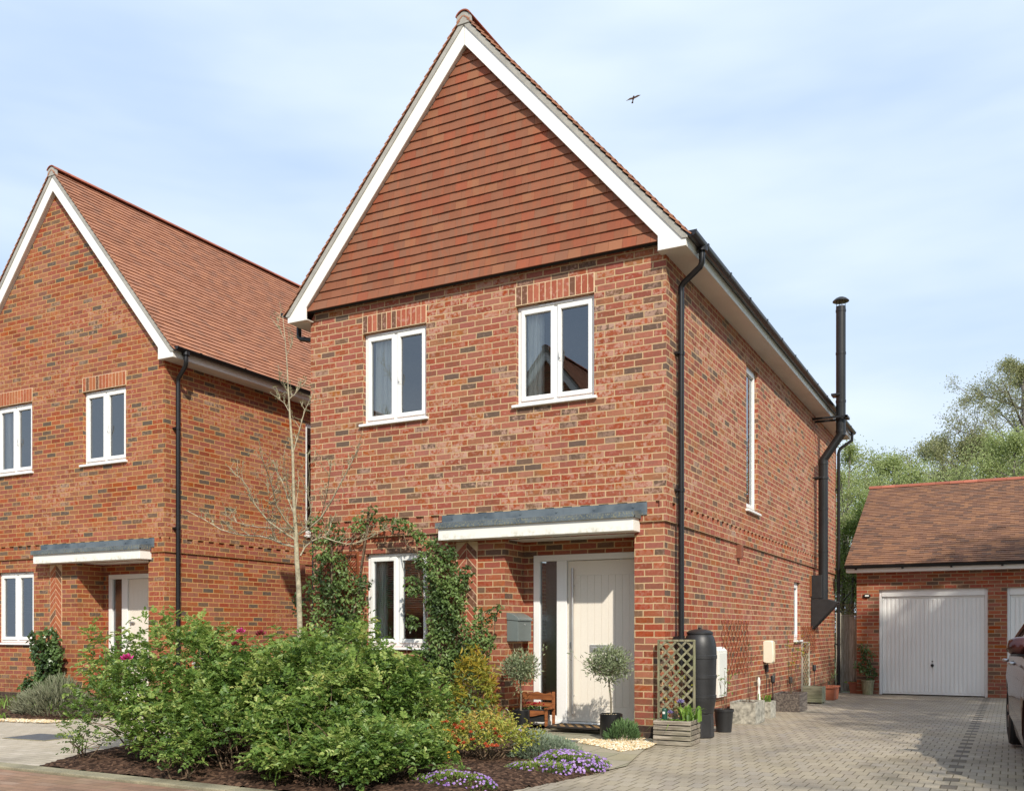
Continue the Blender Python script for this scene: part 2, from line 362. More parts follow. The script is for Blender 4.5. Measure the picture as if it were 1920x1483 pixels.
M['leaf_lavender'] = leaf_mat('lavender_leaf', [L_('#4a6540'), L_('#5f7d4c'), L_('#7f9a64')], .15, .8)
M['leaf_grey'] = leaf_mat('dry_lavender_leaf', [L_('#6a6c58'), L_('#85876f'), L_('#6f7a5a')], .15, .8)
M['leaf_berb'] = leaf_mat('variegated_leaf', [L_('#6f8a38'), L_('#93a045'), L_('#b8b058'), L_('#b9874a')])
M['fl_pink'] = leaf_mat('magenta_petal', [L_('#b81e78'), L_('#d8459a')], .3, .6)
M['fl_dark'] = leaf_mat('crimson_petal', [L_('#7c0f3a'), L_('#9c1c48')], .3, .6)
M['fl_purple'] = leaf_mat('purple_petal', [L_('#8560ac'), L_('#a47ec6'), L_('#c6a6dc')], .3, .6)
M['fl_orange'] = leaf_mat('coral_petal', [L_('#cf4a34'), L_('#e07050'), L_('#d89060')], .3, .6)
M['fl_yellow'] = leaf_mat('orange_petal', [L_('#d08a1c'), L_('#e0a838')], .3, .6)
M['fl_red'] = leaf_mat('red_petal', [L_('#b01c34'), L_('#d83c5c')], .3, .6)
M['fl_lilac'] = leaf_mat('lilac_petal', [L_('#8a7cb4'), L_('#a89ccc')], .3, .6)
M['fl_white'] = leaf_mat('white_petal', [L_('#dcdcd8'), L_('#f0f0ec')], .3, .6)
M['leaf_t1'] = leaf_mat('spring_leaf_pale', [L_('#86945c'), L_('#a0ac72'), L_('#b8c090')], .4, .6)
M['leaf_t2'] = leaf_mat('spring_leaf_olive', [L_('#80825e'), L_('#96966f'), L_('#aaaa86')], .4, .6)
M['leaf_t3'] = leaf_mat('hedge_leaf', [L_('#566c38'), L_('#708848'), L_('#8ea05e')], .35, .6)
M['leaf_t4'] = leaf_mat('bud_leaf', [L_('#868468'), L_('#959474'), L_('#a6a284')], .3, .7)
# ---------------------------------------------------------------- ground
def gz(y): return -.012*min(max(y, 0), 12)
def block_mat(name, bx, by, cols, joint, jw=(.0035, .006), dark=None, stain=.45, off=.5, jcol=None):
    m, t = newmat(name); obj = t.n('ShaderNodeTexCoord').outputs['Object']
    ob2 = t.n('ShaderNodeVectorMath', {0: obj, 1: (0, 0, 0)}, operation='ADD').outputs[0]
    sp = t.n('ShaderNodeSeparateXYZ', {0: obj})
    jn = t.m('MULTIPLY', t.m('SUBTRACT', t.noise(obj, 7, 2), .5), .010)
    vr = t.m('DIVIDE', t.m('ADD', sp.outputs[1], jn), by); row = t.m('FLOOR', vr)
    ur = t.m('ADD', t.m('DIVIDE', t.m('ADD', sp.outputs[0], jn), bx), t.m('MULTIPLY', t.m('FLOORED_MODULO', row, 2.0), off)); col = t.m('FLOOR', ur)
    fu = t.m('MULTIPLY', t.m('FRACT', ur), bx); fv = t.m('MULTIPLY', t.m('FRACT', vr), by)
    du = t.m('MINIMUM', fu, t.m('SUBTRACT', bx, fu)); dv = t.m('MINIMUM', fv, t.m('SUBTRACT', by, fv))
    mu = t.step(du, jw[1]*.4, jw[1]); mv = t.step(dv, jw[0]*.3, jw[0])
    w_ = t.wn(t.comb(col, row, 1.0)); a = w_.outputs[0]
    k = len(cols); c = t.ramp(a, [(i/(k-1), p) for i, p in enumerate(cols)])
    nf = t.noise(obj, 55, 4, .7); n5 = t.noise(obj, 1.1, 5, .6)
    c = t.n('ShaderNodeHueSaturation', {'Color': c, 'Value': t.m('ADD', .72, t.m('MULTIPLY', nf, .56))}).outputs[0]
    c = t.mix(t.m('MULTIPLY', t.step(n5, .42, .68), stain), c, tuple(x*.55 for x in cols[0]))
    c = t.mix(t.m('MULTIPLY', t.step(t.noise(obj, 2.3, 5, .65), .52, .75), .22), c, lin('#a59a78'))
    if dark is not None:
        dx = t.m('SUBTRACT', sp.outputs[0], dark)
        is_c = t.m('LESS_THAN', t.m('ABSOLUTE', t.m('SUBTRACT', dx, 0)), bx*.5)
        odd = t.m('LESS_THAN', t.m('FLOORED_MODULO', row, 2.0), .5)
        c = t.mix(t.m('MULTIPLY', t.m('MULTIPLY', is_c, odd), .82), c, lin('#55504a'))
    oil = t.m('MULTIPLY', t.step(t.noise(obj, .55, 6, .7), .56, .70), .38)
    c = t.mix(oil, c, lin('#5b5446'))
    c = t.mix(t.m('MULTIPLY', t.step(t.noise(obj, .35, 3), .45, .65), .16), c, lin('#a8946a'))
    msk = t.m('MULTIPLY', mu, mv)
    jc = t.mix(t.step(t.noise(obj, 1.7, 4), .45, .6), joint, jcol or joint)
    c = t.mix(msk, jc, c)
    h = t.m('ADD', t.m('MULTIPLY', msk, .7), t.m('MULTIPLY', nf, .2))
    h = t.m('ADD', h, t.m('MULTIPLY', a, .12))
    finish(m, t, c, .85, h, .8, .006, spec=.3); return m
M['drive'] = block_mat('grey_block_paving', .115, .205, [lin('#978d80'), lin('#9e9482'), lin('#a49a89'), lin('#999186')], lin('#665d4c'), dark=2.9325, jcol=lin('#6c6349'))
M['ndrive'] = block_mat('pale_block_paving', .2, .1, [lin('#b4aa9a'), lin('#b0a694'), lin('#bdb3a4')], lin('#7c7466'), jw=(.004, .004), stain=.2)
M['road'] = block_mat('brown_block_road', .2, .1, [lin('#8a6c58'), lin('#967663'), lin('#7f6554'), lin('#9a8070')], lin('#6b5848'), jw=(.004, .004), stain=.3)
M['flag'] = block_mat('sandstone_flags', .62, .45, [lin('#8f8e7a'), lin('#9a937c'), lin('#a09888')], lin('#5c5848'), jw=(.006, .006), stain=.3)
M['kerb'] = plain('kerb_concrete', lin('#8f8870'), .9, .25, 3, bump=.6, fine=80)
M['ground'] = plain('rough_grass_ground', lin('#6c7448'), .95, .3, .8, bump=.6, fine=30)
def mulch_mat():
    m, t = newmat('bark_mulch'); obj = t.n('ShaderNodeTexCoord').outputs['Object']
    v = t.n('ShaderNodeTexVoronoi', {'Vector': obj, 'Scale': 38.0}); n = t.noise(obj, 9, 5, .7)
    c = t.ramp(t.n('ShaderNodeSeparateXYZ', {0: v.outputs['Color']}).outputs[0], [(0, lin('#2c201a')), (.5, lin('#49362b')), (1, lin('#6c5444'))])
    c = t.mix(t.step(n, .5, .75), c, lin('#33261e')); finish(m, t, c, .95, v.outputs['Distance'], 1, .012, spec=.15); return m
M['mulch'] = mulch_mat()
def sheet(name, poly, z, mat, res=None, bump=0):
    """flat polygon following the fall of the ground"""
    ys = [p[1] for p in poly]
    if min(ys) < 0 < max(ys) or (max(ys) > 0):
        # strips split at y=0
        bm_v = [(x, y, gz(y)+z) for x, y in poly]
    else: bm_v = [(x, y, z) for x, y in poly]
    o = npmesh(name, np.array(bm_v), [tuple(range(len(poly)))], mat); o['kind'] = 'structure'; return o
def strip(name, x0, x1, ysl, z, mat):
    mb = MB()
    for a, b in zip(ysl, ysl[1:]): mb.quad((x0, a, gz(a)+z), (x1, a, gz(a)+z), (x1, b, gz(b)+z), (x0, b, gz(b)+z))
    o = mb.build(name, mat); o['kind'] = 'structure'; return o
strip('ground', -160, 160, [-160, 0, 12, 200], -.045, M['ground'])
strip('road', -40, 30, [-11.0, -4.70], -.014, M['road'])
strip('driveway', -.15, 14, [-4.52, 0, 11.6], 0, M['drive'])
strip('neighbour_driveway', -14.5, -4.25, [-4.52, 0, 1.2], 0, M['ndrive'])
strip('side_path', -8.2, -4.85, [1.2, 12], -.004, M['flag'])
kb = MB(); 
for i in range(-40, 30): kb.box(i*.915+.003, (i+1)*.915-.003, -4.70, -4.53, -.12, .012+random.uniform(-.002, .002))
ko = kb.build('kerb', M['kerb'], bevel=.01); ko['kind'] = 'structure'
PATH = [(-2.05, .0), (-2.0, -.35), (-1.25, -.85), (-.55, -1.5), (.02, -2.12), (.30, -2.45), (.36, -2.1), (.16, -1.2), (.03, -.5), (.0, .0)]
sheet('path', PATH, .010, M['flag'])
strip('porch_step', -1.985, -.355, [.0, .5], .012, M['flag'])
BED = [(-4.25, -4.5), (-3.4, -4.5), (-2.0, -4.5), (-.6, -4.5), (.0, -4.5), (.02, -4.0), (.12, -3.4), (.24, -2.9), (.31, -2.45), (.04, -2.12), (-.53, -1.48), (-1.23, -.83), (-1.98, -.33), (-2.03, .0), (-4.86, .0), (-4.86, -.8), (-4.8, -2.5), (-4.6, -3.8)]
def inside(x, y, P):
    c = False; n = len(P)
    for i in range(n):
        x1, y1 = P[i]; x2, y2 = P[(i+1) % n]
        if (y1 > y) != (y2 > y) and x < (x2-x1)*(y-y1)/(y2-y1)+x1: c = not c
    return c
def bed(name, P, h=.05, step=.045):
    xs = [p[0] for p in P]; ys = [p[1] for p in P]
    X = np.arange(min(xs), max(xs)+step, step); Y = np.arange(min(ys), max(ys)+step, step)
    idx = {}; V = []; F = []
    segs = [(np.array(P[i]), np.array(P[(i+1) % len(P)])) for i in range(len(P))]
    def edge_d(p):
        d = 9
        for a, b in segs:
            ab = b-a; tt = np.clip(np.dot(p-a, ab)/np.dot(ab, ab), 0, 1); d = min(d, np.linalg.norm(p-a-ab*tt))
        return d
    def vid(i, j):
        if (i, j) not in idx:
            x, y = X[i], Y[j]; d = edge_d(np.array([x, y])); ins = inside(x, y, P)
            z = (h*min(1, d/.25)+random.uniform(-.012, .012) if ins else -.02)
            idx[(i, j)] = len(V); V.append((x, y, z+.006))
        return idx[(i, j)]
    for i in range(len(X)-1):
        for j in range(len(Y)-1):
            if inside(X[i]+step/2, Y[j]+step/2, P): F.append((vid(i, j), vid(i+1, j), vid(i+1, j+1), vid(i, j+1)))
    o = npmesh(name, np.array(V), np.array(F), M['mulch'], smooth=True); o['kind'] = 'structure'; return o
bed('flower_bed', BED)
bed('neighbour_bed', [(-11.8, -2.1), (-8.9, -1.95), (-8.0, -1.75), (-7.75, -1.2), (-7.9, .25), (-10.0, .28), (-13.5, .28), (-13.5, -2.1)], .05, .08)
# loose gravel beside the corner of the house and along the neighbour's bed
def stones(name, P, n, s, cols, label, z0=.012):
    xs = [p[0] for p in P]; ys = [p[1] for p in P]; V = []; F = []; r = []
    base = np.array([(0, 0, 1), (1, 0, 0), (0, 1, 0), (-1, 0, 0), (0, -1, 0), (0, 0, -1)], float); fs = [(0, 1, 2), (0, 2, 3), (0, 3, 4), (0, 4, 1), (5, 2, 1), (5, 3, 2), (5, 4, 3), (5, 1, 4)]
    k = 0
    while k < n:
        x, y = random.uniform(min(xs), max(xs)), random.uniform(min(ys), max(ys))
        if not inside(x, y, P): continue
        a, ss = random.uniform(0, 6.28), s*random.uniform(.6, 1.3); sc = np.array([ss, ss*random.uniform(.5, .9), ss*random.uniform(.35, .6)])
        p = base*sc; q = np.stack([p[:, 0]*math.cos(a)-p[:, 1]*math.sin(a), p[:, 0]*math.sin(a)+p[:, 1]*math.cos(a), p[:, 2]+random.uniform(-.3, .3)*p[:, 0]], 1)
        o = len(V); V += (q+np.array([x, y, z0+ss*.3])).tolist(); F += [tuple(i+o for i in f) for f in fs]; c = random.random(); r += [c]*8; k += 1
    o = npmesh(name, np.array(V), np.array(F), cols, rnd=r); tag(o, label, 'gravel', kind='stuff'); return o
M['gravel'] = piece_mat('golden_gravel', [(.4, lin('#c8b48c')), (.25, lin('#d8cbb0')), (.2, lin('#b89a70')), (.15, lin('#e0d8c8'))], bump=.1)
GR = [(-.98, -.55), (-.45, -.92), (-.02, -1.25), (.12, -.85), (.02, -.12), (-.32, -.06), (-.66, -.45)]
stones('gravel', GR, 2300, .017, M['gravel'], 'golden gravel patch at the foot of the brick corner beside the door path')
stones('gravel', [(-8.6, -2.2), (-7.6, -2.0), (-7.5, -1.7), (-8.0, -1.75), (-9.0, -2.0)], 900, .017, M['gravel'], 'strip of golden gravel in front of the dry lavender on the left')

# ---------------------------------------------------------------- houses
HW, HD, AX, AZ, SL = 4.9, 11.25, -2.45, 8.60, 1.14       # width, depth, ridge x, ridge height, slope
def roofz(x): return AZ-SL*abs(x-AX)
def tiles(name, O, along, up, L, H, mat, parent, tw=.165, gauge=.1, th=.012, lift=.016, n_hint=None, clip=None, jit=.0015, gap=.0015):
    """plain tiles: rows of thin boxes, each tail resting on the row below"""
    O = np.array(O, float); a = np.array(along, float); u = np.array(up, float); nrm = np.cross(a, u); nrm /= np.linalg.norm(nrm)
    if n_hint is not None and np.dot(nrm, n_hint) < 0: nrm = -nrm
    nc = int(round(H/gauge)); g = H/nc; nt = int(math.ceil(L/tw)); V = []; rr = []
    for c in range(nc):
        off = -.5*(c % 2)
        for k in range(nt+1):
            x0 = (k+off)*tw; x1 = x0+tw-gap; x0 = max(x0, 0); x1 = min(x1, L)
            if x1-x0 < .02: continue
            s0 = c*g+random.uniform(-.0016, .0016); s1 = min(s0+g*1.35, H)
            if clip:
                cc = clip(x0, x1, s0, s0+g)
                if cc is None: continue
                x0, x1, xt0, xt1 = cc
            else: xt0, xt1 = x0, x1
            j = random.uniform(-jit, jit); j2 = 0
            lo, hi = lift+j, .002+j
            P = []
            for (xx, ss, hh) in ((x0, s0, lo+j2), (x1, s0, lo-j2), (xt1, s1, hi), (xt0, s1, hi)):
                P.append(O+a*xx+u*ss+nrm*hh)
            for (xx, ss, hh) in ((x0, s0, lo+j2), (x1, s0, lo-j2), (xt1, s1, hi), (xt0, s1, hi)):
                P.append(O+a*xx+u*ss+nrm*(hh+th))
            V.append(P); rr.append(random.random())
    V = np.array(V).reshape(-1, 3); n = len(rr)
    F = (BF[None]+np.arange(n)[:, None, None]*8).reshape(-1, 4)
    if np.dot(np.cross(a, u), nrm) < 0: F = F[:, ::-1]
    return npmesh(name, V, F, mat, parent, rnd=np.repeat(rr, 6))
def window(parent, x, z, w, h, loc_y, rz=0, ly=0, panes=2, curtain=None, blind=False, handle=True, vent=True, name='window', sill=True, room=True):
    """casement: local x right, y into the room, z up"""
    mb = MB(); f = .055; y0, y1 = 0, .065
    mb.box(0, w, y0, y1, 0, f); mb.box(0, w, y0, y1, h-f, h); mb.box(0, f, y0, y1, f, h-f); mb.box(w-f, w, y0, y1, f, h-f)
    wins = []
    if panes == 2: mb.box(w/2-.03, w/2+.03, y0, y1, f, h-f); wins = [(f, w/2-.03), (w/2+.03, w-f)]
    else: wins = [(f, w-f)]
    s = .045; g = MB()
    for a, b in wins:
        p = .014; a1, b1 = a-.008, b+.008; zl, zh = f-.008, h-f+.008
        mb.box(a1, b1, -p, .04, zl, zl+s+.01); mb.box(a1, b1, -p, .04, zh-s-.01, zh); mb.box(a1, a1+s, -p, .04, zl+s, zh-s); mb.box(b1-s, b1, -p, .04, zl+s, zh-s)
        g.quad((a1+s-.004, .02, zl+s), (b1-s+.004, .02, zl+s), (b1-s+.004, .02, zh-s), (a1+s-.004, .02, zh-s))
    o = mb.build(name, M['white'], parent, bevel=.006)
    if rz: o.location = (loc_y, ly, z); o.rotation_euler = (0, 0, rz)
    else: o.location = (x, loc_y, z)
    g.build('pane', M['glass'], o)
    if sill: MB().box(-.04, w+.04, -.10, .03, -.035, -.002).build('sill', M['white'], o, bevel=.006)
    if vent: MB().box(w*.28, w*.72, -.022, 0.001, h-.038, h-.018).build('trickle_vent', M['white'], o, bevel=.004)
    if handle and panes == 2:
        hb = MB(); hx = w/2+.058; hb.tube([(hx, -.012, h*.42), (hx, -.035, h*.43), (hx+.004, -.04, h*.47), (hx+.008, -.03, h*.52)], .008, 6); hb.box(hx-.01, hx+.014, -.02, -.01, h*.40, h*.45)
        hb.build('window_handle', M['white'], o)
    if room:
        r = MB(); d = 1.6; r.quad((-.5, d, -.6), (w+.5, d, -.6), (w+.5, d, h+.3), (-.5, d, h+.3)); r.quad((-.5, .12, -.6), (w+.5, .12, -.6), (w+.5, d, -.6), (-.5, d, -.6))
        r.quad((-.5, .12, h+.3), (w+.5, .12, h+.3), (w+.5, d, h+.3), (-.5, d, h+.3)); r.quad((-.5, .12, -.6), (-.5, d, -.6), (-.5, d, h+.3), (-.5, .12, h+.3)); r.quad((w+.5, .12, -.6), (w+.5, d, -.6), (w+.5, d, h+.3), (w+.5, .12, h+.3))
        r.build('room_recess', M['room'], o)
    if curtain:
        a, b = curtain; V = []; n = 40
        for zz in (-.1, h*.35, h*.7, h+.1):
            k = 1-.35*max(0, zz/h-.0)*0
            for i in range(n+1):
                tt = i/n; xx = a+(b-a)*tt*(1+.25*(zz < h*.4)*0); V.append((xx, .16+.028*math.sin(tt*26+zz*.8)+.01*math.sin(tt*71)-.04, zz))
        F = [(r_*(n+1)+i, r_*(n+1)+i+1, (r_+1)*(n+1)+i+1, (r_+1)*(n+1)+i) for r_ in range(3) for i in range(n)]
        npmesh('curtain', np.array(V), np.array(F), M['curtain'], o, smooth=True)
    if blind:
        b = MB()
        for k in range(int((h*.55)/.028)):
            zz = h-.08-k*.028; b.quad((f, .11, zz), (w-f, .11, zz), (w-f, .132, zz+.012), (f, .132, zz+.012))
        b.build('blind', M['blind'], o)
    return o
def downpipe(parent, pts, rad=.034, name='downpipe', brackets=()):
    mb = MB(); mb.tube(pts, rad, 14)
    for z in brackets:
        # collar with two ears to the wall
        x, y = pts[-1][0], pts[-1][1]; mb.tube([(x, y, z-.02), (x, y, z+.02)], rad+.007, 14); mb.box(x-.075, x, y-.055, y+.055, z-.012, z+.012)
    return auto_smooth(mb.build(name, M['black'], parent), 40)
def gutter(parent, x, y0, y1, z, side=1, name='gutter'):
    """half round, runs along y; side=+1 hangs on the +x eave"""
    mb = MB(); n = 10; r = .058; V = []; F = []
    ring = [(x+side*.058+r*math.cos(math.pi+math.pi*i/n), z-.0+r*math.sin(math.pi+math.pi*i/n)*1.0) for i in range(n+1)]
    inner = [(x+side*.058+(r-.006)*math.cos(math.pi+math.pi*i/n), z+(r-.006)*math.sin(math.pi+math.pi*i/n)) for i in range(n, -1, -1)]
    mb.prism([(a, b) for a, b in ring]+[(a, b) for a, b in inner], y0, y1)
    for e in (y0, y1): mb.prism([(x+side*.058+(r+.004)*math.cos(math.pi+math.pi*i/n), z+.004+(r+.004)*math.sin(math.pi+math.pi*i/n)) for i in range(n+1)], e-.006, e+.006)
    k = y0+.45
    while k < y1:
        rr = r+.007; o2 = [(x+side*.058+rr*math.cos(math.pi+math.pi*i/n), z+.008+rr*math.sin(math.pi+math.pi*i/n)) for i in range(n+1)]
        i2 = [(x+side*.058+(r+.0)*math.cos(math.pi+math.pi*i/n), z+.008+(r)*math.sin(math.pi+math.pi*i/n)) for i in range(n, -1, -1)]
        mb.prism(o2+i2, k-.02, k+.02); k += .95
    return auto_smooth(mb.build(name, M['black'], parent), 35)

def house(loc, label, bm, piece, gable_tiles, rz=0, flue=False, full=True, soldier_seed=0):
    h = thing('brick_house', loc, label, 'house', rz)
    P = h
    # ---- walls
    up = .025; zb = 2.4; zd = 2.55; zu = 2.625; WT = 5.33
    lo = MB(); wx = (-4.035, -3.085, .99, 2.19)
    grid_wall(lo, -HW, 0, .15, zb, [wx, (-1.99, -.35, 0, 2.4)], lambda u, v: (u, 0, v))
    lo.quad((-1.99, 0, 2.28), (-.35, 0, 2.28), (-.35, 0, 2.4), (-1.99, 0, 2.4))
    sw = (6.95, 7.5, 1.03, 2.05)
    grid_wall(lo, 0, HD, .15, zb, [sw], lambda u, v: (0, u, v))
    grid_wall(lo, -HD, 0, .15, zb, [], lambda u, v: (-HW, -u, v))
    grid_wall(lo, -HW, 0, .15, zb, [], lambda u, v: (u-2*(u+HW/2), HD, v))
    # dentil course backing
    lo.quad((-HW, 0, zd), (0, 0, zd), (0, 0, zu), (-HW, 0, zu)); lo.quad((0, 0, zd), (0, HD, zd), (0, HD, zu), (0, 0, zu))
    # reveals
    rv = .09
    def reveal_y(mb, x0, x1, z0, z1, y=0., d=rv):
        mb.quad((x0, y, z0), (x0, y+d, z0), (x0, y+d, z1), (x0, y, z1)); mb.quad((x1, y, z0), (x1, y, z1), (x1, y+d, z1), (x1, y+d, z0))
        mb.quad((x0, y, z1), (x0, y+d, z1), (x1, y+d, z1), (x1, y, z1)); mb.quad((x0, y, z0), (x1, y, z0), (x1, y+d, z0), (x0, y+d, z0))
    def reveal_x(mb, y0, y1, z0, z1, x=0., d=rv):
        mb.quad((x, y0, z0), (x, y0, z1), (x-d, y0, z1), (x-d, y0, z0)); mb.quad((x, y1, z0), (x-d, y1, z0), (x-d, y1, z1), (x, y1, z1))
        mb.quad((x, y0, z1), (x, y1, z1), (x-d, y1, z1), (x-d, y0, z1)); mb.quad((x, y0, z0), (x-d, y0, z0), (x-d, y1, z0), (x, y1, z0))
    reveal_y(lo, *wx); reveal_x(lo, *sw)
    # porch
    lo.quad((-1.99, 0, .15), (-1.99, .5, .15), (-1.99, .5, 2.4), (-1.99, 0, 2.4)); lo.quad((-.35, 0, .15), (-.35, 0, 2.4), (-.35, .5, 2.4), (-.35, .5, .15))
    lo.quad((-1.99, .5, .15), (-1.85, .5, .15), (-1.85, .5, 2.4), (-1.99, .5, 2.4)); lo.quad((-1.85, .5, 2.12), (-.35, .5, 2.12), (-.35, .5, 2.4), (-1.85, .5, 2.4))
    lo.build('lower_wall', bm, P)
    pl = MB(); pl.quad((-HW, -.004, -.3), (-1.99, -.004, -.3), (-1.99, -.004, .15), (-HW, -.004, .15)); pl.quad((-.35, -.004, -.3), (.004, -.004, -.3), (.004, -.004, .15), (-.35, -.004, .15))
    pl.quad((.004, -.004, -.3), (.004, HD, -.3), (.004, HD, .15), (.004, -.004, .15)); pl.quad((-HW-.004, HD, -.3), (-HW-.004, 0, -.3), (-HW-.004, 0, .15), (-HW-.004, HD, .15)); pl.quad((0, HD+.004, -.3), (-HW, HD+.004, -.3), (-HW, HD+.004, .15), (0, HD+.004, .15))
    pl.quad((-1.99, -.004, -.3), (-1.99, .5, -.3), (-1.99, .5, .15), (-1.99, -.004, .15)); pl.quad((-.35, -.004, -.3), (-.35, -.004, .15), (-.35, .5, .15), (-.35, .5, -.3)); pl.quad((-1.99, .5, -.3), (-1.85, .5, -.3), (-1.85, .5, .15), (-1.99, .5, .15))
    pl.build('plinth', M['plinth'], P)
    # string course (two courses) and dentils, proud of the lower wall
    sc = MB(); sc.quad((-HW-up, -up, zb), (up, -up, zb), (up, -up, zd), (-HW-up, -up, zd)); sc.quad((up, -up, zb), (up, HD+up, zb), (up, HD+up, zd), (up, -up, zd)); sc.quad((-HW-up, HD, zb), (-HW-up, -up, zb), (-HW-up, -up, zd), (-HW-up, HD, zd))
    for zz in (zb, zd):
        sc.quad((-HW-up, -up, zz), (-HW-up, .0, zz), (up, .0, zz), (up, -up, zz)); sc.quad((0, 0, zz), (0, HD+up, zz), (up, HD+up, zz), (up, 0, zz))
    k = -HW-up
    while k < up-.1: sc.box(k, k+.105, -up, .001, zd+.0005, zu-.0005); k += .225
    k = .09
    while k < HD: sc.box(-.001, up, k, k+.105, zd+.0005, zu-.0005); k += .225
    sc.box(-.05, up, -up, .06, zd+.0005, zu-.0005)
    sc.build('string_course', bm, P)
    # upper walls
    uw = MB(); W1 = (-4.06, -3.09, 3.86, 5.03); W2 = (-1.825, -.825, 3.86, 5.03)
    grid_wall(uw, -HW-up, up, zu, WT, [W1, W2], lambda u, v: (u, -up, v))
    S1 = (3.5, 4.2, 2.93, 5.02) if gable_tiles else (3.22, 3.92, 2.93, 5.02)
    grid_wall(uw, -up, HD+up, zu, WT, [S1], lambda u, v: (up, u, v)); grid_wall(uw, -HD-up, up, zu, WT, [], lambda u, v: (-HW-up, -u, v)); grid_wall(uw, 0, HW, zu, WT, [], lambda u, v: (-u, HD+up, v))
    uw.quad((-HW-up, -up, zu), (-HW-up, .0, zu), (up, .0, zu), (up, -up, zu)); uw.quad((0, 0, zu), (0, HD+up, zu), (up, HD+up, zu), (up, 0, zu))
    reveal_y(uw, *W1, y=-up); reveal_y(uw, *W2, y=-up); reveal_x(uw, *S1, x=up)
    zt = AZ-.3; ex = (AZ-.3-WT)/SL
    for yy, sg in ((-up, 1), (HD+up, -1)):
        p = [(-HW-up, yy, WT), (up, yy, WT), (up, yy, WT+.001), (AX+ex, yy, WT), (AX, yy, zt), (AX-ex, yy, WT)]
        uw.quad((-HW-up, yy, WT), (up, yy, WT), (AX+1.5, yy, AZ-.3-1.5*SL+.0), (AX, yy, zt), (AX-1.5, yy, AZ-.3-1.5*SL))
    uw.build('upper_wall', bm, P)
    # soldier courses over the upper windows
    for (a, b, _, zt_) in (W1, W2):
        so_ = MB(); sb = MB()
        sb.box(a-.01, b+.01, -up-.003, -up+.02, zt_+.002, zt_+.23); n = int(round((b-a)/.0755)); st_ = (b-a)/n
        for i in range(n): so_.box(a+i*st_+.006, a+(i+1)*st_-.006, -up-.0055+random.uniform(-.001, .001), -up+.01, zt_+.012, zt_+.220)
        ao = so_.build('window_arch', piece, P); sb.build('mortar_bed', M['mortar'], ao)
    # herringbone panel between window and porch
    hb = MB(); a, b = -2.66, -2.37; cx = (a+b)/2; z = .9; hw = (b-a)/2-.006
    MB().box(a-.005, b+.005, -.004, .01, .8, 2.28).build('panel_mortar', M['mortar'], P)
    while z < 2.15:
        for s_ in (-1, 1):
            e = s_*hw; q = [(cx+s_*.004, z+hw), (cx+e, z), (cx+e, z+.088), (cx+s_*.004, z+hw+.088)]
            q = [(x_, min(z_, 2.275)) for x_, z_ in q]
            if s_ > 0: q = q
            else: q = q[::-1]
            hb.prism(q, -.0075+random.uniform(-.001, .001), .0)
        z += .106
    hb.build('herringbone_panel', piece, P)
    # ---- windows
    window(P, W1[0], W1[2], W1[1]-W1[0], W1[3]-W1[2], -up+.055, curtain=(.06, .36) if gable_tiles else (.05, .2))
    window(P, W2[0], W2[2], W2[1]-W2[0], W2[3]-W2[2], -up+.055, curtain=(.06, .27) if gable_tiles else None)
    window(P, wx[0], wx[2], wx[1]-wx[0], wx[3]-wx[2], .055, curtain=(.05, .2) if gable_tiles else None, blind=True, handle=False)
    window(P, 0, S1[2], S1[1]-S1[0], S1[3]-S1[2], up-.055, R(90), S1[0], panes=1, vent=False)
    window(P, 0, sw[2], sw[1]-sw[0], sw[3]-sw[2], -.055, R(90), sw[0], panes=1, vent=False)
    # ---- front door
    fr = MB(); y0, y1 = .485, .56; x0, x1 = -1.85, -.35
    fr.box(x0, x1, y0, y1, 2.045, 2.12); fr.box(x0, x0+.085, y0, y1, .10, 2.045); fr.box(x1-.075, x1, y0, y1, .10, 2.045); fr.box(-1.535, -1.40, y0, y1, .10, 2.045); fr.box(x0+.085, -1.535, y0, y1, .10, .165); fr.box(x0, x1, y0-.03, y1, .04, .10)
    door = fr.build('door_frame', M['white'], P, bevel=.006)
    sg = MB(); sg.quad((-1.765, .52, .165), (-1.535, .52, .165), (-1.535, .52, 2.045), (-1.765, .52, 2.045)); sg.build('sidelight', M['glass_frost'], door)
    MB().quad((-1.9, .95, 0), (-1.4, .95, 0), (-1.4, .95, 2.2), (-1.9, .95, 2.2)).build('hall_recess', M['room'], door)
    dl = MB(); xa, xb = -1.395, -.428
    dl.box(xa, xb, .515, .56, .105, 2.04)
    n = 9; st_ = (xb-xa-.16)/n
    for i in range(n): dl.box(xa+.08+i*st_+.0009, xa+.08+(i+1)*st_-.0009, .510, .516, .30, 1.86)
    dl.box(xa+.006, xb-.006, .510, .516, .11, .295); dl.box(xa+.006, xb-.006, .510, .516, 1.865, 2.035); dl.box(xa+.006, xa+.078, .510, .516, .2995, 1.8605); dl.box(xb-.078, xb-.006, .510, .516, .2995, 1.8605)
    leaf = dl.build('door_leaf', M['cream_door'], door, bevel=.0015)
    hd = MB()
    if gable_tiles:
        hx = xa+.085; hd.tube([(hx, .455, .19), (hx, .455, 1.95)], .015, 12); 
        for zz in (.42, 1.74): hd.tube([(hx, .455, zz), (hx, .51, zz)], .008, 8)
    else: hd.box(xa+.06, xa+.16, .47, .50, 1.32, 1.345); hd.box(xa+.06, xa+.08, .47, .511, 1.31, 1.35)
    auto_smooth(hd.build('door_handle', M['steel'], leaf))
    lk = MB(); lk.box(xa+.02, xa+.055, .500, .511, .98, 1.06); lk.build('door_lock', M['steel'], leaf, bevel=.005)
    lb = MB(); lb.box(xa+.29, xa+.56, .500, .511, .94, 1.03); lb.box(xa+.31, xa+.54, .495, .501, .955, 1.0); lb.build('letter_plate', M['steel'], leaf, bevel=.003)
    # ---- canopy
    cn = MB(); cn.box(-2.79, -.285, -.22, .498, 2.29, 2.455); 
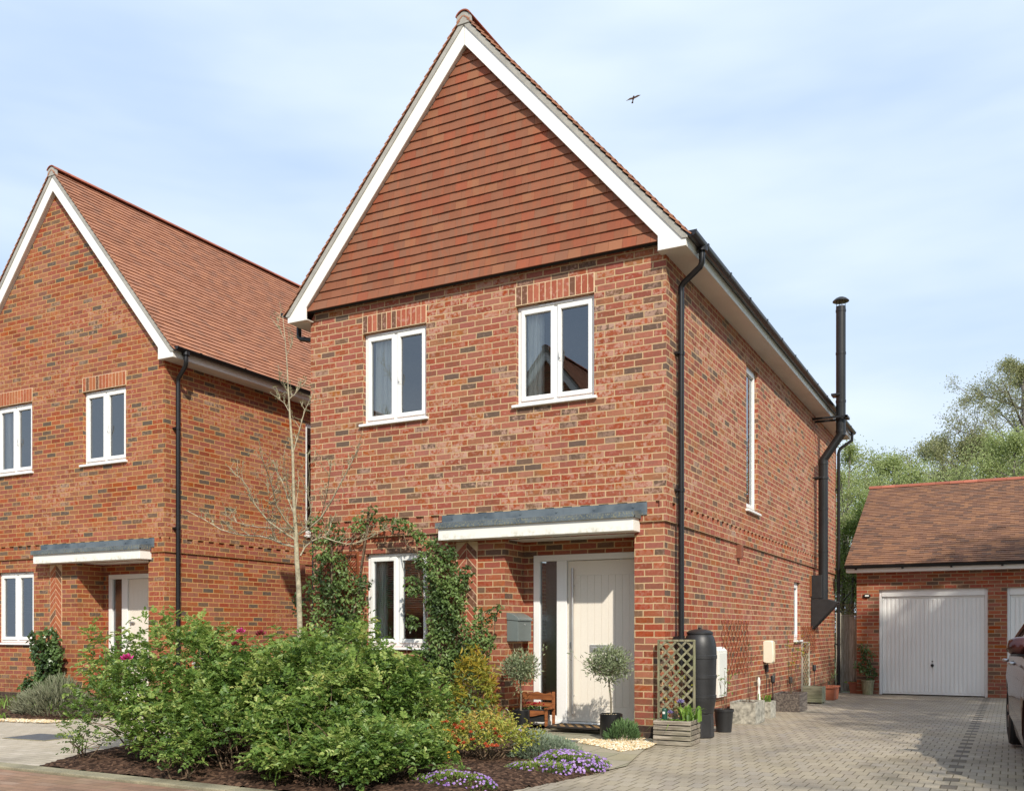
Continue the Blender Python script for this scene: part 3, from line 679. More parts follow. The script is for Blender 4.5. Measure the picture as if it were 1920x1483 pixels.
    can = cn.build('porch_canopy', M['canopy'], P, bevel=.005)
    fl = MB(); fl.prism([(-2.85, 2.615), (-2.85, 2.475), (-.19, 2.475), (-.19, 2.615)], -up-.012, -up-.002)
    fl2 = MB(); A = [(-2.82, -.245), (-.262, -.245), (-.262, -.03), (-2.82, -.03)]
    v = [(x_, y_, 2.50 if y_ < -.1 else 2.535) for x_, y_ in A]; fl2._add(v+[(x_, y_, 2.456) for x_, y_ in A], [(0, 1, 2, 3), (0, 4, 5, 1), (1, 5, 6, 2), (2, 6, 7, 3), (3, 7, 4, 0)])
    fl2.box(-2.82, -.262, -.25, -.224, 2.435, 2.455); fl2.box(-2.82, -2.795, -.245, -.03, 2.435, 2.455); fl2.box(-.28, -.262, -.245, -.03, 2.435, 2.455)
    for i in range(6):
        xx = -2.7+i*.47; fl.tube([(xx, -up-.012, 2.57), (xx, -up-.02, 2.57)], .012, 8)
    fl.v += []; o_ = len(fl.v); fl.v += fl2.v; fl.f += [tuple(i+o_ for i in q) for q in fl2.f]; fl.r += fl2.r
    fl.build('lead_flashing', M['lead'], can)
    # ---- roof
    ly0 = -.20 if gable_tiles else -.14; ly1 = HD+.20; ext = 2.785; nrm = np.array([SL, 0, 1])/math.hypot(SL, 1)
    slope_len = ext*math.hypot(1, SL)
    rb = MB()
    for s_ in (1, -1):
        xe = AX+s_*(ext-.06); a_ = roofz(xe)-.05; rb.quad((xe, ly0+.02, a_), (xe, ly1-.02, a_), (AX, ly1-.02, AZ-.05), (AX, ly0+.02, AZ-.05))
    roof = rb.build('roof', M['roof_tile'], P)
    for s_ in (1, -1):
        xe = AX+s_*ext
        tiles('roof_tiles', (xe, ly0, roofz(xe)-.042), (0, 1, 0), (-s_/math.hypot(1, SL), 0, SL/math.hypot(1, SL)), ly1-ly0, slope_len, M['roof_tile'], roof, lift=.024, th=.014, n_hint=np.array([s_*SL, 0, 1]))
    rd = MB(); y = ly0-.01
    while y < ly1:
        e = min(y+.30, ly1+.01); n = 9; r_ = .115
        prof = [(AX+r_*math.sin(-1.15+2.3*i/n)*1.0, AZ-.08+r_*math.cos(-1.15+2.3*i/n)) for i in range(n+1)]; inn = [(AX+(r_-.014)*math.sin(-1.15+2.3*i/n), AZ-.08+(r_-.014)*math.cos(-1.15+2.3*i/n)) for i in range(n, -1, -1)]
        rd.prism((prof+inn)[::-1], y, e-.004); y += .304
    auto_smooth(rd.build('ridge_tiles', M['ridge'], roof), 30)
    MB().prism([(AX-.10, AZ-.13), (AX+.10, AZ-.13), (AX+.09, AZ-.03), (AX, AZ+.02), (AX-.09, AZ-.03)], ly0+.004, ly0+.05).build('ridge_mortar', M['mortar_grey'], roof)
    # verge mortar + barge boards + boxed eaves feet
    for (yf, yb_, ys) in ((ly0+.015, ly0+.06, 1), (ly1-.06, ly1-.015, -1)):
        vm = MB()
        for s_ in (1, -1):
            xe = AX+s_*(ext-.02); q = [(AX, AZ-.050), (AX, AZ-.135), (xe-s_*.06, roofz(xe-s_*.06)-.135), (xe, roofz(xe)-.07), (xe, roofz(xe)-.050)]
            vm.prism(q if s_ > 0 else q[::-1], yf, yb_)
        vm.build('verge_mortar', M['mortar_grey'], roof)
        bb = MB(); ya, yc = (ly0+.028, ly0+.05) if ys > 0 else (ly1-.05, ly1-.028)
        for s_ in (1, -1):
            xo = AX+s_*2.745; xi = AX+s_*2.43; g = .003
            q = [(AX+s_*g, AZ-.125), (AX+s_*g, AZ-.37), (xi, roofz(xi)-.37), (xi, 5.30), (xo, 5.30), (xo, 5.40), (xo-s_*.02, 5.42), (xo-s_*.14, roofz(xo-s_*.14)-.125)]
            q = [(x_, z_) for x_, z_ in q]
            bb.prism(q if s_ > 0 else q[::-1], ya, yc)
        bb.build('bargeboard', M['white_board'], P, bevel=.004)
        vs = MB(); w0, w1 = (ly0+.048, -.02) if ys > 0 else (HD+.02, ly1-.048)
        for s_ in (1, -1):
            xe = AX+s_*2.46; vs.quad((AX, w0, AZ-.355), (AX, w1, AZ-.355), (xe, w1, roofz(xe)-.355), (xe, w0, roofz(xe)-.355))
        vs.build('verge_soffit', M['soffit'], P)
    for s_ in (1, -1):
        xw = .0 if s_ > 0 else -HW; xo = AX+s_*2.745
        so2 = MB(); so2.box(min(xw-s_*.03, xo), max(xw-s_*.03, xo), ly0+.048, ly1-.05, 5.302, 5.315); so2.build('soffit', M['soffit'], P)
        MB().box(min(xo, xo-s_*.02), max(xo, xo-s_*.02), ly0+.0505, ly1-.05, 5.315, 5.42).build('fascia', M['white_board'], P)
        gutter(P, xo, ly0+.03, ly1-.03, 5.445, s_)
    up_ = [(.353, .22, 5.40), (.353, .22, 5.30), (.353, .22, 5.24), (.33, .23, 5.20), (.12, .30, 5.08), (.088, .31, 5.04), (.088, .31, 4.98)]
    mbp = MB(); mbp.tube([(.353, .22-(0 if gable_tiles else .13), 5.36), (.353, .22-(0 if gable_tiles else .13), 5.41)], .06, 14); mbp.build('gutter_outlet', M['black'], P)
    zend = 1.02 if gable_tiles else .1; dy = 0 if gable_tiles else -.13
    up_ = [(a_, b_+dy, c_) for a_, b_, c_ in up_]
    downpipe(P, up_+[(.088, .31+dy, zend)], brackets=(4.3, 2.77, 1.12))
    downpipe(P, [(.353, HD-.02, 5.42), (.353, HD-.02, 5.24), (.12, HD-.06, 5.08), (.088, HD-.07, 4.98), (.088, HD-.07, -.1)], brackets=(4.2, 2.5, .9))
    xl = -HW-.37; downpipe(P, [(xl+.02, .12, 5.42), (xl+.02, .12, 5.20), (xl+.06, .12, 5.17), (-HW-.08, .12, 5.12), (-HW-.08, .12, 5.0), (-HW-.08, .12, .1)])
    # vent cover
    MB().box(.0, .07, 3.05, 3.16, 2.20, 2.385).build('wall_vent', M['vent'], P, bevel=.004)
    if gable_tiles:
        zb_ = 5.44; Ht = AZ-.37-zb_+.04
        def clip(x0, x1, s0, s1):
            z0 = zb_+s0; z1 = zb_+s1
            h0 = max(0, (AZ-.345-z0)/SL); h1 = max(0, (AZ-.345-z1)/SL); c = HW/2+up
            lo0, hi0, lo1, hi1 = c-h0, c+h0, c-h1, c+h1
            a0, b0 = max(x0, lo0), min(x1, hi0); a1, b1 = max(x0, lo1), min(x1, hi1)
            if b0-a0 < .01: return None
            if b1 < a1: a1 = b1 = (a1+b1)/2; a1 = min(max(a1, x0), x1); b1 = a1
            return a0, b0, a1, b1
        th = tiles('tile_hanging', (-HW-up, -.075, zb_), (1, 0, 0), (0, 0.0, 1), HW+2*up, Ht, M['tile_hang'], P, gauge=.107, th=.012, lift=.023, n_hint=np.array([0, -1, 0]), clip=clip, jit=.0014, gap=.0016)
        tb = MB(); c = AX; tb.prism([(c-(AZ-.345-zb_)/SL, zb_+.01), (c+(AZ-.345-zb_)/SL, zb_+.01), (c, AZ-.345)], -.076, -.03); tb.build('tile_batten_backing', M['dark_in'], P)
        bt = MB(); a0, a1 = c-(AZ-.345-zb_)/SL+.02, c+(AZ-.345-zb_)/SL-.02
        k = a0
        while k < a1-.02:
            e = min(k+.162, a1); bt._add([(k, -.142, zb_-.02), (e, -.142, zb_-.02), (e, -.108, zb_+.095), (k, -.108, zb_+.095), (k, -.130, zb_-.022), (e, -.130, zb_-.022), (e, -.098, zb_+.09), (k, -.098, zb_+.09)], BF[:, ::-1].tolist()); k += .165
        bt.build('tile_kick', M['tile_hang'], P)
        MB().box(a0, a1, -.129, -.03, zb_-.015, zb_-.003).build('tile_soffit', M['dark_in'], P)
    if flue:
        f = MB(); y = 8.66; xw, xo = .20, .52
        f.tube([(xw, y, 1.75), (xw, y, 4.42), (xo, y, 4.87), (xo, y, 7.28)], .088, 34)
        for z in (1.95, 2.7, 3.5, 4.36): f.tube([(xw, y, z-.02), (xw, y, z+.02)], .094, 34)
        for z in (4.94, 5.5, 6.4, 7.2): f.tube([(xo, y, z-.02), (xo, y, z+.02)], .094, 34)
        fo = auto_smooth(f.build('stove_flue', M['black_steel'], P), 13)
        c = MB(); c.lathe([(.0, .10), (.05, .095), (.10, .07), (.145, .03), (.15, .015), (.14, .01), (0, .03)], (xo, y, 7.36), 24)
        for i in range(4):
            a = i*1.57+.4; c.tube([(xo+.08*math.cos(a), y+.08*math.sin(a), 7.27), (xo+.08*math.cos(a), y+.08*math.sin(a), 7.40)], .006, 5)
        auto_smooth(c.build('flue_cap', M['black_steel'], fo), 40)
        b = MB(); 
        b.box(.02, xo+.14, y-.15, y-.12, 5.17, 5.21); b.box(.02, xo+.14, y+.12, y+.15, 5.17, 5.21); b.box(xo+.09, xo+.14, y-.15, y+.15, 5.168, 5.212); b.build('flue_bracket', M['black_steel'], fo, bevel=.003); b = MB(); b.box(.36, xo, y-.115, y+.115, 5.60, 5.64); b.build('flue_bracket', M['black_steel'], fo, bevel=.003); b = MB()
        b.tube([(xw, y, 4.06), (xw, y, 4.10)], .1, 20); b.box(.02, xw, y-.11, y-.09, 4.07, 4.10); b.box(.02, xw, y+.09, y+.11, 4.07, 4.10)
        b.build('flue_bracket', M['black_steel'], fo, bevel=.003)
        hd = MB(); hd.prism([(.006, 1.20), (.50, 1.73), (.30, 1.79), (.006, 1.79)], y-.16, y+.16); hd.build('flue_hood', M['black_matt'], fo, bevel=.008)
        MB().box(.026-.02, .20, y-.14, y+.14, 1.80, 2.24).build('flue_box', M['black_matt'], fo, bevel=.006)
        MB().box(.004, .02, y-.28, y-.17, 1.84, 2.22).build('wall_plate', M['wood_orange'], fo)
    return h
main = house((0, 0, 0), 'tall red brick house with a clay tile-hung gable and a black stove flue', M['brick'], M['brick_piece'], True, flue=True)
AZ, SL = 8.75, 1.194
left = house((-8.05, .317, 0), 'orange brick house on the left with a plain brick gable', M['brick_left'], M['brick_piece_left'], False)
opp = copy_tree(left); opp.location = (-10.05, -12.7, 0); opp.rotation_euler = (0, 0, math.pi); opp['label'] = 'brick house across the road, nearest one, reflected in the upper right window'
for x_, y_, l_ in ((-18.6, -14.2, 'second brick house across the road, left of the reflected gable'), (-27.0, -14.2, 'farthest brick house across the road, at the end of the row'), (1.5, -17.5, 'brick house across the road set back behind the viewpoint')):
    o_ = copy_tree(left); o_.location = (x_, y_, 0); o_.rotation_euler = (0, 0, math.pi); o_['label'] = l_
# ---------------------------------------------------------------- garage
def garage():
    G = thing('garage', (.48, 11.0, -.132), 'low brick garage with white ribbed up-and-over doors at the end of the drive', 'garage')
    x1 = 5.5; D = 7.5; H = 2.62
    wl = MB(); d1 = (.44, 2.46, 0, 2.17); d2 = (2.80, 4.82, 0, 2.17)
    grid_wall(wl, 0, x1, 0, H, [d1, d2], lambda u, v: (u, 0, v))
    gy = 3.80; tan = .53; zr = H+.13+tan*(gy+.27)-.16
    for xx in (0, x1): wl.quad((xx, 0, 0), (xx, D, 0), (xx, D, H), (xx, D/2, H+tan*D/2-.02), (xx, 0, H))
    wl.quad((x1, D, 0), (0, D, 0), (0, D, H), (x1, D, H))
    for d in (d1, d2):
        for xx in d[:2]: wl.quad((xx, 0, 0), (xx, .11, 0), (xx, .11, 2.17), (xx, 0, 2.17))
        wl.quad((d[0], 0, 2.17), (d[0], .11, 2.17), (d[1], .11, 2.17), (d[1], 0, 2.17))
    wl.build('wall', M['brick_garage'], G)
    for d in (d1, d2):
        fm = MB(); fm.box(d[0], d[0]+.05, .06, .12, 0, 2.17); fm.box(d[1]-.05, d[1], .06, .12, 0, 2.17); fm.box(d[0]+.05, d[1]-.05, .05, .12, 2.03, 2.17)
        f = fm.build('garage_door', M['white'], G, bevel=.004)
        pn = MB(); a, b = d[0]+.055, d[1]-.055; n = 24; s_ = (b-a)/n
        pn.box(a, b, .10, .11, .02, 2.025); pn.box(a, b, .085, .101, .02, .05); pn.box(a, b, .085, .101, 1.99, 2.025); pn.box(a, a+.03, .085, .101, .05, 1.99); pn.box(b-.03, b, .085, .101, .05, 1.99)
        for i in range(n):
            k = a+i*s_; pn.prism([(0, 0), (1, 0), (1, 1)], 0, 0) if False else pn.box(k+s_*.16, k+s_*.84, .082, .1005, .06, 1.98)
        pn.build('door_panel', M['white'], f, bevel=.005)
        h = MB(); cx = (a+b)/2; h.tube([(cx, .088, .62), (cx, .06, .62)], .03, 14); h.tube([(cx, .06, .64), (cx, .045, .585)], .012, 8); h.tube([(cx, .088, .70), (cx, .075, .70)], .012, 10); h.build('door_handle', M['black'], f)
    e = .25; ze = H+.05
    rf = MB()
    rf.quad((-.18, -e, ze), (x1+.18, -e, ze), (x1+.18, D/2, ze+tan*(D/2+e)), (-.18, D/2, ze+tan*(D/2+e))); rf.quad((-.18, D+e, ze), (x1+.18, D+e, ze), (x1+.18, D/2, ze+tan*(D/2+e)), (-.18, D/2, ze+tan*(D/2+e)))
    roof = rf.build('roof', M['roof_tile_old'], G)
    c = math.hypot(1, tan); sl_ = (D/2+e+.05)*c
    tiles('roof_tiles', (-.2, -e-.05, ze-.01), (1, 0, 0), (0, 1/c, tan/c), x1+.4, sl_, M['roof_tile_old'], roof, n_hint=np.array([0, -tan, 1]), th=.014, lift=.02, jit=.003)
    tiles('roof_tiles', (-.2, D+e+.05, ze-.01), (1, 0, 0), (0, -1/c, tan/c), x1+.4, sl_, M['roof_tile_old'], roof, n_hint=np.array([0, tan, 1]), th=.014, lift=.02, jit=.003)
    zz = ze+tan*(D/2+e)+.02; rd = MB(); x = -.22
    while x < x1+.2:
        n = 9; r_ = .12; V = []
        for xx in (x, x+.296):
            for i in range(n+1): V.append((xx, D/2+r_*math.sin(-1.2+2.4*i/n), zz-.06+r_*math.cos(-1.2+2.4*i/n)))
        rd._add(V, [(i, i+1, n+2+i, n+1+i) for i in range(n)]+[tuple(range(n+1)), tuple(range(2*n+1, n, -1))]); x += .30
    auto_smooth(rd.build('ridge_tiles', M['ridge'], roof), 30)
    MB().box(-.17, x1+.17, -.235, -.215, ze-.14, ze-.012).build('fascia', M['white_board'], G)
    MB().box(-.17, x1+.17, -.214, .0, ze-.14, ze-.13).build('soffit', M['white_board'], G)
    gt = MB(); n = 10; r = .058; V = []
    for xx in (-.2, x1+.2):
        for i in range(n+1): V.append((xx, -.295+r*math.cos(math.pi+math.pi*i/n), ze-.005+r*math.sin(math.pi+math.pi*i/n)))
    gt._add(V, [(i, n+1+i, n+2+i, i+1) for i in range(n)]+[tuple(range(n+1)), tuple(range(2*n+1, n, -1))])
    k = 0
    while k < x1: gt.box(k, k+.04, -.30, -.23, ze-.085, ze-.05); k += .9
    auto_smooth(gt.build('gutter', M['black'], G), 30)
    vb = MB(); 
    for xx in (-.178, x1+.16):
        vb._add([(xx, -e, ze-.13), (xx+.018, -e, ze-.13), (xx+.018, D/2, zz-.16), (xx, D/2, zz-.16), (xx, -e, ze-.02), (xx+.018, -e, ze-.02), (xx+.018, D/2, zz-.05), (xx, D/2, zz-.05)], BF.tolist())
        vb._add([(xx, D+e, ze-.13), (xx+.018, D+e, ze-.13), (xx+.018, D/2, zz-.16), (xx, D/2, zz-.16), (xx, D+e, ze-.02), (xx+.018, D+e, ze-.02), (xx+.018, D/2, zz-.05), (xx, D/2, zz-.05)], BF[:, ::-1].tolist())
    vb.build('bargeboard', M['white_board'], G)
    pq = MB(); pq.lathe([(0, 0), (.075, 0), (.08, .02), (.07, .035), (0, .04)], n=16, sy=.55); o = pq.build('wall_plaque', M['black'], G); o.rotation_euler = (R(90), 0, 0); o.location = (.20, 0, 2.05)  # dark oval plaque with a white mark, not a lamp
    q = MB().box(-.03, .045, -.012, .02, .04, .045).build('plaque_mark', M['white_box'], o)
garage()
# fence between the house and the garage
def fence():
    F = thing('fence_panel', (.02, 11.42, -.137), 'silvered close-board fence with a lattice top between house and garage', 'fence')
    b = MB(); k = 0
    while k < .44:
        b.box(k, k+.118, random.uniform(0, .006), .018, .03, 1.64+random.uniform(-.004, .004)); k += .122
    b.build('boards', M['wood_fence'], F, bevel=.003)
    MB().box(-.02, .08, -.05, .03, 0, 1.72).build('post', M['wood_fence'], F, bevel=.005)
    MB().box(0.0801, .46, -.012, .024, 1.645, 1.675).build('rail', M['wood_fence'], F)
    l = MB()
    for i in range(6):
        l.tube([(.08+i*.072, -.004, 1.675), (.08+i*.072+.16, -.004, 1.88)], .008, 4); l.tube([(.24+i*.072-.08, .008, 1.675), (.08+i*.072-.08, .008, 1.88)], .008, 4)
    l.box(.0, .5, -.012, .02, 1.88, 1.90); l.build('lattice_top', M['wood_post'], F)
fence()

# ---------------------------------------------------------------- leaves, stems and plants (numpy)
def unit(a): return a/np.maximum(np.linalg.norm(a, axis=-1, keepdims=True), 1e-9)
def leaf_arr(P, D, U, L, Wd, fold=.25, droop=.15):
    """folded leaf blades: P base, D direction, U rough up; returns verts, faces"""
    D = unit(D); Sd = unit(np.cross(D, U)); N = np.cross(Sd, D)
    L = np.broadcast_to(np.asarray(L, float), (len(P),))[:, None]; Wd = np.broadcast_to(np.asarray(Wd, float), (len(P),))[:, None]
    tm = [(0, 0, 0), (.32, .5, fold), (.72, .38, fold*.6), (1, 0, -droop), (.72, -.38, fold*.6), (.32, -.5, fold)]
    V = np.stack([P+D*L*t+Sd*Wd*s+N*(Wd*f if f > 0 else L*f) for t, s, f in tm], 1)
    n = len(P); i = np.arange(n)[:, None]*6
    F = np.concatenate([i+np.array([[0, 1, 2, 3]]), i+np.array([[0, 3, 4, 5]])], 0)
    return V.reshape(-1, 3), F, n
def compound(P, D, U, L, leaf, k=3):
    """pinnate leaves: k pairs + terminal leaflet"""
    D = unit(D); Sd = unit(np.cross(D, U)); N = np.cross(Sd, D); PP, DD, UU, LL = [], [], [], []
    for j in range(k):
        t = .30+.62*j/k
        for s in (-1, 1):
            PP.append(P+D*L[:, None]*t-N*L[:, None]*.12*t*t); DD.append(D*.55+Sd*s*.85+N*rng.uniform(-.1, .2, (len(P), 1))); UU.append(N); LL.append(leaf*(.8+.2*(j == 1))*np.ones(len(P)))
    PP.append(P+D*L[:, None]*.92-N*L[:, None]*.12); DD.append(D-N*.25); UU.append(N); LL.append(leaf*1.1*np.ones(len(P)))
    return np.concatenate(PP), np.concatenate(DD), np.concatenate(UU), np.concatenate(LL), 2*k+1
def foliage(name, parent, mat, P, D, U, L, Wd, rnd, **k):
    V, F, n = leaf_arr(P, D, U, L, Wd, **k)
    return npmesh(name, V, F, mat, parent, rnd=np.concatenate([rnd, rnd]), uv=False)
def rdir(n): return unit(rng.normal(size=(n, 3)))
def stems(name, parent, mat, paths, radii, n=5):
    mb = MB()
    for p, r in zip(paths, radii): mb.tube(p, r, n, caps=False)
    return mb.build(name, mat, parent, smooth=True, uv=False)
def lump(dirs, seed, amp=.18):
    r_ = np.random.default_rng(seed); f = np.zeros(len(dirs))
    for _ in range(5):
        k = r_.normal(size=3)*3.2; f += np.sin(dirs@k+r_.uniform(0, 6.28))
    return 1+amp*f/2.2
def shrub(name, loc, rx, ry, h, label, cat, mat, n_clump=260, per=7, leaf=.039, rach=.10, comp=True, stem_mat='stem', n_stem=34, seed=1, group=None, zmin=.22, flowers=None, tipmat=None, wid=.62, shell=.55, sparse=0):
    T = thing(name, loc, label, cat, group=group); r_ = np.random.default_rng(seed)
    d = unit(r_.normal(size=(int(n_clump*3), 3))); d[:, 2] = np.abs(d[:, 2])*1.0-.25; d = unit(d)[:n_clump*3]
    rad = (shell+(1-shell)*r_.random(len(d))**.6)*lump(d, seed)
    C = d*rad[:, None]*np.array([rx, ry, h*.62])+np.array([0, 0, h*.40]); C = C[C[:, 2] > h*zmin*r_.uniform(.5, 1.3, len(C))][:n_clump]
    n = len(C); out = unit(C-np.array([0, 0, h*.15]))
    # clump -> leaves around a short twig
    tw = unit(out+np.array([0, 0, .6])+r_.normal(size=(n, 3))*.3)
    P = np.repeat(C, per, 0); TW = np.repeat(tw, per, 0); t = np.tile(np.linspace(0, 1, per), n)[:, None]
    P = P+TW*t*rach*1.4+r_.normal(size=P.shape)*rach*.25
    D = unit(TW*.35+r_.normal(size=P.shape)*np.array([1, 1, .55])*.8+np.array([0, 0, .10])); U = unit(np.array([0, 0, 1.])+r_.normal(size=P.shape)*.35)
    ton = np.repeat(r_.random(n), per)*.5+r_.random(n*per)*.22+np.clip(P[:, 2]/h, 0, 1)*.28  # lower leaves darker: shade inside the bush put into leaf colour
    if comp:
        LP, LD, LU, LL, m_ = compound(P, D, U, np.full(len(P), rach)*r_.uniform(.7, 1.25, len(P)), leaf); ton = np.tile(ton*.95-.06, m_)+r_.normal(size=len(LP))*.10
    else: LP, LD, LU, LL = P, D, U, leaf*r_.uniform(.6, 1.3, len(P))
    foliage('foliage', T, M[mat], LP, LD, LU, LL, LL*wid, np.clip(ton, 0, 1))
    idx = r_.choice(n, min(n_stem, n), replace=False); ps, rs = [], []
    for i in idx:
        c = C[i]; b = np.array([c[0]*.22+r_.normal()*.05, c[1]*.22+r_.normal()*.05, -.02]); mid = b*.45+c*.55+np.array([c[0]*-.12, c[1]*-.12, h*.06])+r_.normal(size=3)*.04
        k = 7; pts = [(1-s)**2*b+2*s*(1-s)*mid+s*s*c for s in np.linspace(0, 1, k)]; ps.append(pts); rs.append([.009*(1-.75*s) for s in np.linspace(0, 1, k)])
        for q in range(2):
            j = r_.integers(3, 6); e = C[r_.integers(n)]
            if np.linalg.norm(e-pts[j]) < h*.6: ps.append([pts[j], (pts[j]+e)/2+r_.normal(size=3)*.03, e]); rs.append([.004, .003, .0015])
    stems('stems', T, M[stem_mat], ps, rs)
    for fl in (flowers or []): rose(T, fl[0], fl[1], fl[2] if len(fl) > 2 else .04)
    return T
def rose(parent, loc, mat, r=.04):
    P, D, U, L = [], [], [], []
    for ring, (k, e, s) in enumerate(((6, .15, 1), (5, .7, .8), (4, 1.4, .55))):
        for i in range(k):
            a = 6.28*i/k+ring*.6; P.append(np.array(loc)+np.array([0, 0, .004*ring])); D.append([math.cos(a)*.9, math.sin(a)*.9-.35, e]); U.append([0, -.3, 1]); L.append(r*s)
    L = np.array(L); n = len(L)
    foliage('flower', parent, M[mat], np.array(P), np.array(D), np.array(U), L, L*1.0, rng.random(n), fold=-.15, droop=-.25)
def tuft(name, loc, n, h, spread, wid, mat, label, cat, group=None, arch=.5, seed=3, flowers=None, parent=None, rx=.1, ry=.1):
    """strap leaves that arch over"""
    T = thing(name, loc, label, cat, group=group) if parent is None else parent
    r_ = np.random.default_rng(seed); V = []; F = []; rn = []; k = 6
    for i in range(n):
        a = r_.uniform(0, 6.28); b = np.array([r_.normal()*rx, r_.normal()*ry, 0]); hh = h*r_.uniform(.6, 1.1); sp = spread*r_.uniform(.2, 1.1); d = np.array([math.cos(a), math.sin(a), 0]); s = np.array([-d[1], d[0], 0]); ww = wid*r_.uniform(.7, 1.2); o = len(V)
        for q in range(k):
            t = q/(k-1); p = b+d*sp*t**1.6+np.array([0, 0, hh*(t-arch*t**3)]); w_ = ww*(1-t**2.5)*.5+.0008
            V += [p-s*w_, p+d*w_*.25+np.array([0, 0, -w_*.2]), p+s*w_]
        for q in range(k-1):
            F += [(o+q*3, o+q*3+1, o+q*3+4, o+q*3+3), (o+q*3+1, o+q*3+2, o+q*3+5, o+q*3+4)]; 
        rn += [r_.random()]*(2*(k-1))
    npmesh('leaves', np.array(V), np.array(F), M[mat], T, rnd=rn, uv=False, smooth=True)
    return T
def mound(name, loc, rx, ry, h, n, leaf, wid, mat, label, cat, seed=2, group=None, flowers=None, fl_n=0, fl_r=.012, fl_mat=None, upness=.8, fl_at=None):
    """low dense cushion: short leaves standing off a dome"""
    T = thing(name, loc, label, cat, group=group); r_ = np.random.default_rng(seed)
    d = unit(r_.normal(size=(n, 3))); d[:, 2] = np.abs(d[:, 2]); q = lump(d, seed, .14)
    P = d*np.array([rx, ry, h])*(q*r_.uniform(.55, 1.0, n)**.5)[:, None]; P[:, 2] *= .92
    D = unit(d*np.array([.9, .9, .5])+np.array([0, 0, upness])+r_.normal(size=P.shape)*.35)
    foliage('foliage', T, M[mat], P, D, unit(r_.normal(size=P.shape)+np.array([0, 0, .5])), leaf*r_.uniform(.6, 1.3, n), wid, np.clip(.5*P[:, 2]/h+r_.random(n)*.5, 0, 1))
    if fl_n:
        d = unit(r_.normal(size=(fl_n, 3))); d[:, 2] = np.abs(d[:, 2])*1.2; d = unit(d); q = lump(d, seed, .14)
        if fl_at is not None: d = unit(d+np.array(fl_at))
        C = d*np.array([rx, ry, h])*(q*1.02)[:, None]; k = 4; PP = np.repeat(C, k, 0); a = np.tile(np.arange(k)*6.28/k, fl_n)+np.repeat(r_.uniform(0, 6.28, fl_n), k)
        nrm = unit(np.repeat(d, k, 0)+np.array([.1, -.3, .5])+np.repeat(r_.normal(size=(fl_n, 3))*.3, k, 0)); t1 = unit(np.cross(nrm, np.array([.3, .9, .2]))); t2 = np.cross(nrm, t1)
        DD = t1*np.cos(a)[:, None]+t2*np.sin(a)[:, None]+nrm*.15
        ff = np.full(len(PP), fl_r)*np.repeat(r_.uniform(.7, 1.2, fl_n), k)
        foliage('flowers', T, M[fl_mat], PP, DD, nrm, ff, ff*.95, np.repeat(r_.random(fl_n), k), fold=.02, droop=0)
    return T

# --- the rose hedge in the bed: each bush its own thing
g = 'rose bushes in the front bed'
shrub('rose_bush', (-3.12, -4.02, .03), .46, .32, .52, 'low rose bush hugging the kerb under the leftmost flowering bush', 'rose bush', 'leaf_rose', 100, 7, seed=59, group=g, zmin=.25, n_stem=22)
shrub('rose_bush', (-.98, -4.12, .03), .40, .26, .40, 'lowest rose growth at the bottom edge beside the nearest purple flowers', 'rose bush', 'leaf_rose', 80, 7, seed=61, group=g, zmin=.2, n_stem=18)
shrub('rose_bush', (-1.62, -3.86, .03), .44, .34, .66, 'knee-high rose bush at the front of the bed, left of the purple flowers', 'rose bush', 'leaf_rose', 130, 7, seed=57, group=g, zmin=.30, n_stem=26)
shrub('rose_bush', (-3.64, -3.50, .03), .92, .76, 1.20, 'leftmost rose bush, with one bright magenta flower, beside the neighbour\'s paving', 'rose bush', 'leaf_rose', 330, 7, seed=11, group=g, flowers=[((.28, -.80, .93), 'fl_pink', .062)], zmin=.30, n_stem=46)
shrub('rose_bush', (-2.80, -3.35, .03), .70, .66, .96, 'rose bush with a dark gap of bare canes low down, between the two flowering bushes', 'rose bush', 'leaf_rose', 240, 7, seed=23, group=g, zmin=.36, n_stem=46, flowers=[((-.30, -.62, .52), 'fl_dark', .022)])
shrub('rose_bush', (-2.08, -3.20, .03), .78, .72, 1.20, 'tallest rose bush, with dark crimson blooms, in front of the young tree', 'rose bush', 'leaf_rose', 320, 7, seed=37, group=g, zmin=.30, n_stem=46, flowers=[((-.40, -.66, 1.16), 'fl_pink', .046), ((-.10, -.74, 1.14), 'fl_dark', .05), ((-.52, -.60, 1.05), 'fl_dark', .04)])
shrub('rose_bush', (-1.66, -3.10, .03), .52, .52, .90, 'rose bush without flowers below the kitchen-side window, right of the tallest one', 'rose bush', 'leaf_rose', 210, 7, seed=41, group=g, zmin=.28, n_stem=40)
shrub('rose_bush', (-1.05, -3.72, .03), .44, .36, .32, 'low spreading rose bush in front of the orange wallflower', 'rose bush', 'leaf_rose', 140, 7, seed=55, group=g, zmin=.30, n_stem=26)
shrub('rose_bush', (-2.36, -4.02, .03), .50, .34, .60, 'small low rose bush at the middle of the kerb', 'rose bush', 'leaf_rose', 80, 7, seed=63, group=g, zmin=.35, n_stem=20)
shrub('rose_sucker', (-2.52, -4.46, .02), .13, .11, .34, 'small rose sucker with one red bud growing over the kerb', 'rose sucker', 'leaf_rose', 22, 6, seed=71, zmin=.1, n_stem=6, flowers=[((-.02, -.03, .35), 'fl_red', .016)])
shrub('rose_sucker', (-4.05, -4.2, .02), .16, .14, .36, 'wispy sucker at the left tip of the mulch bed', 'rose sucker', 'leaf_rose', 22, 5, seed=73, zmin=.1, n_stem=7, leaf=.028)
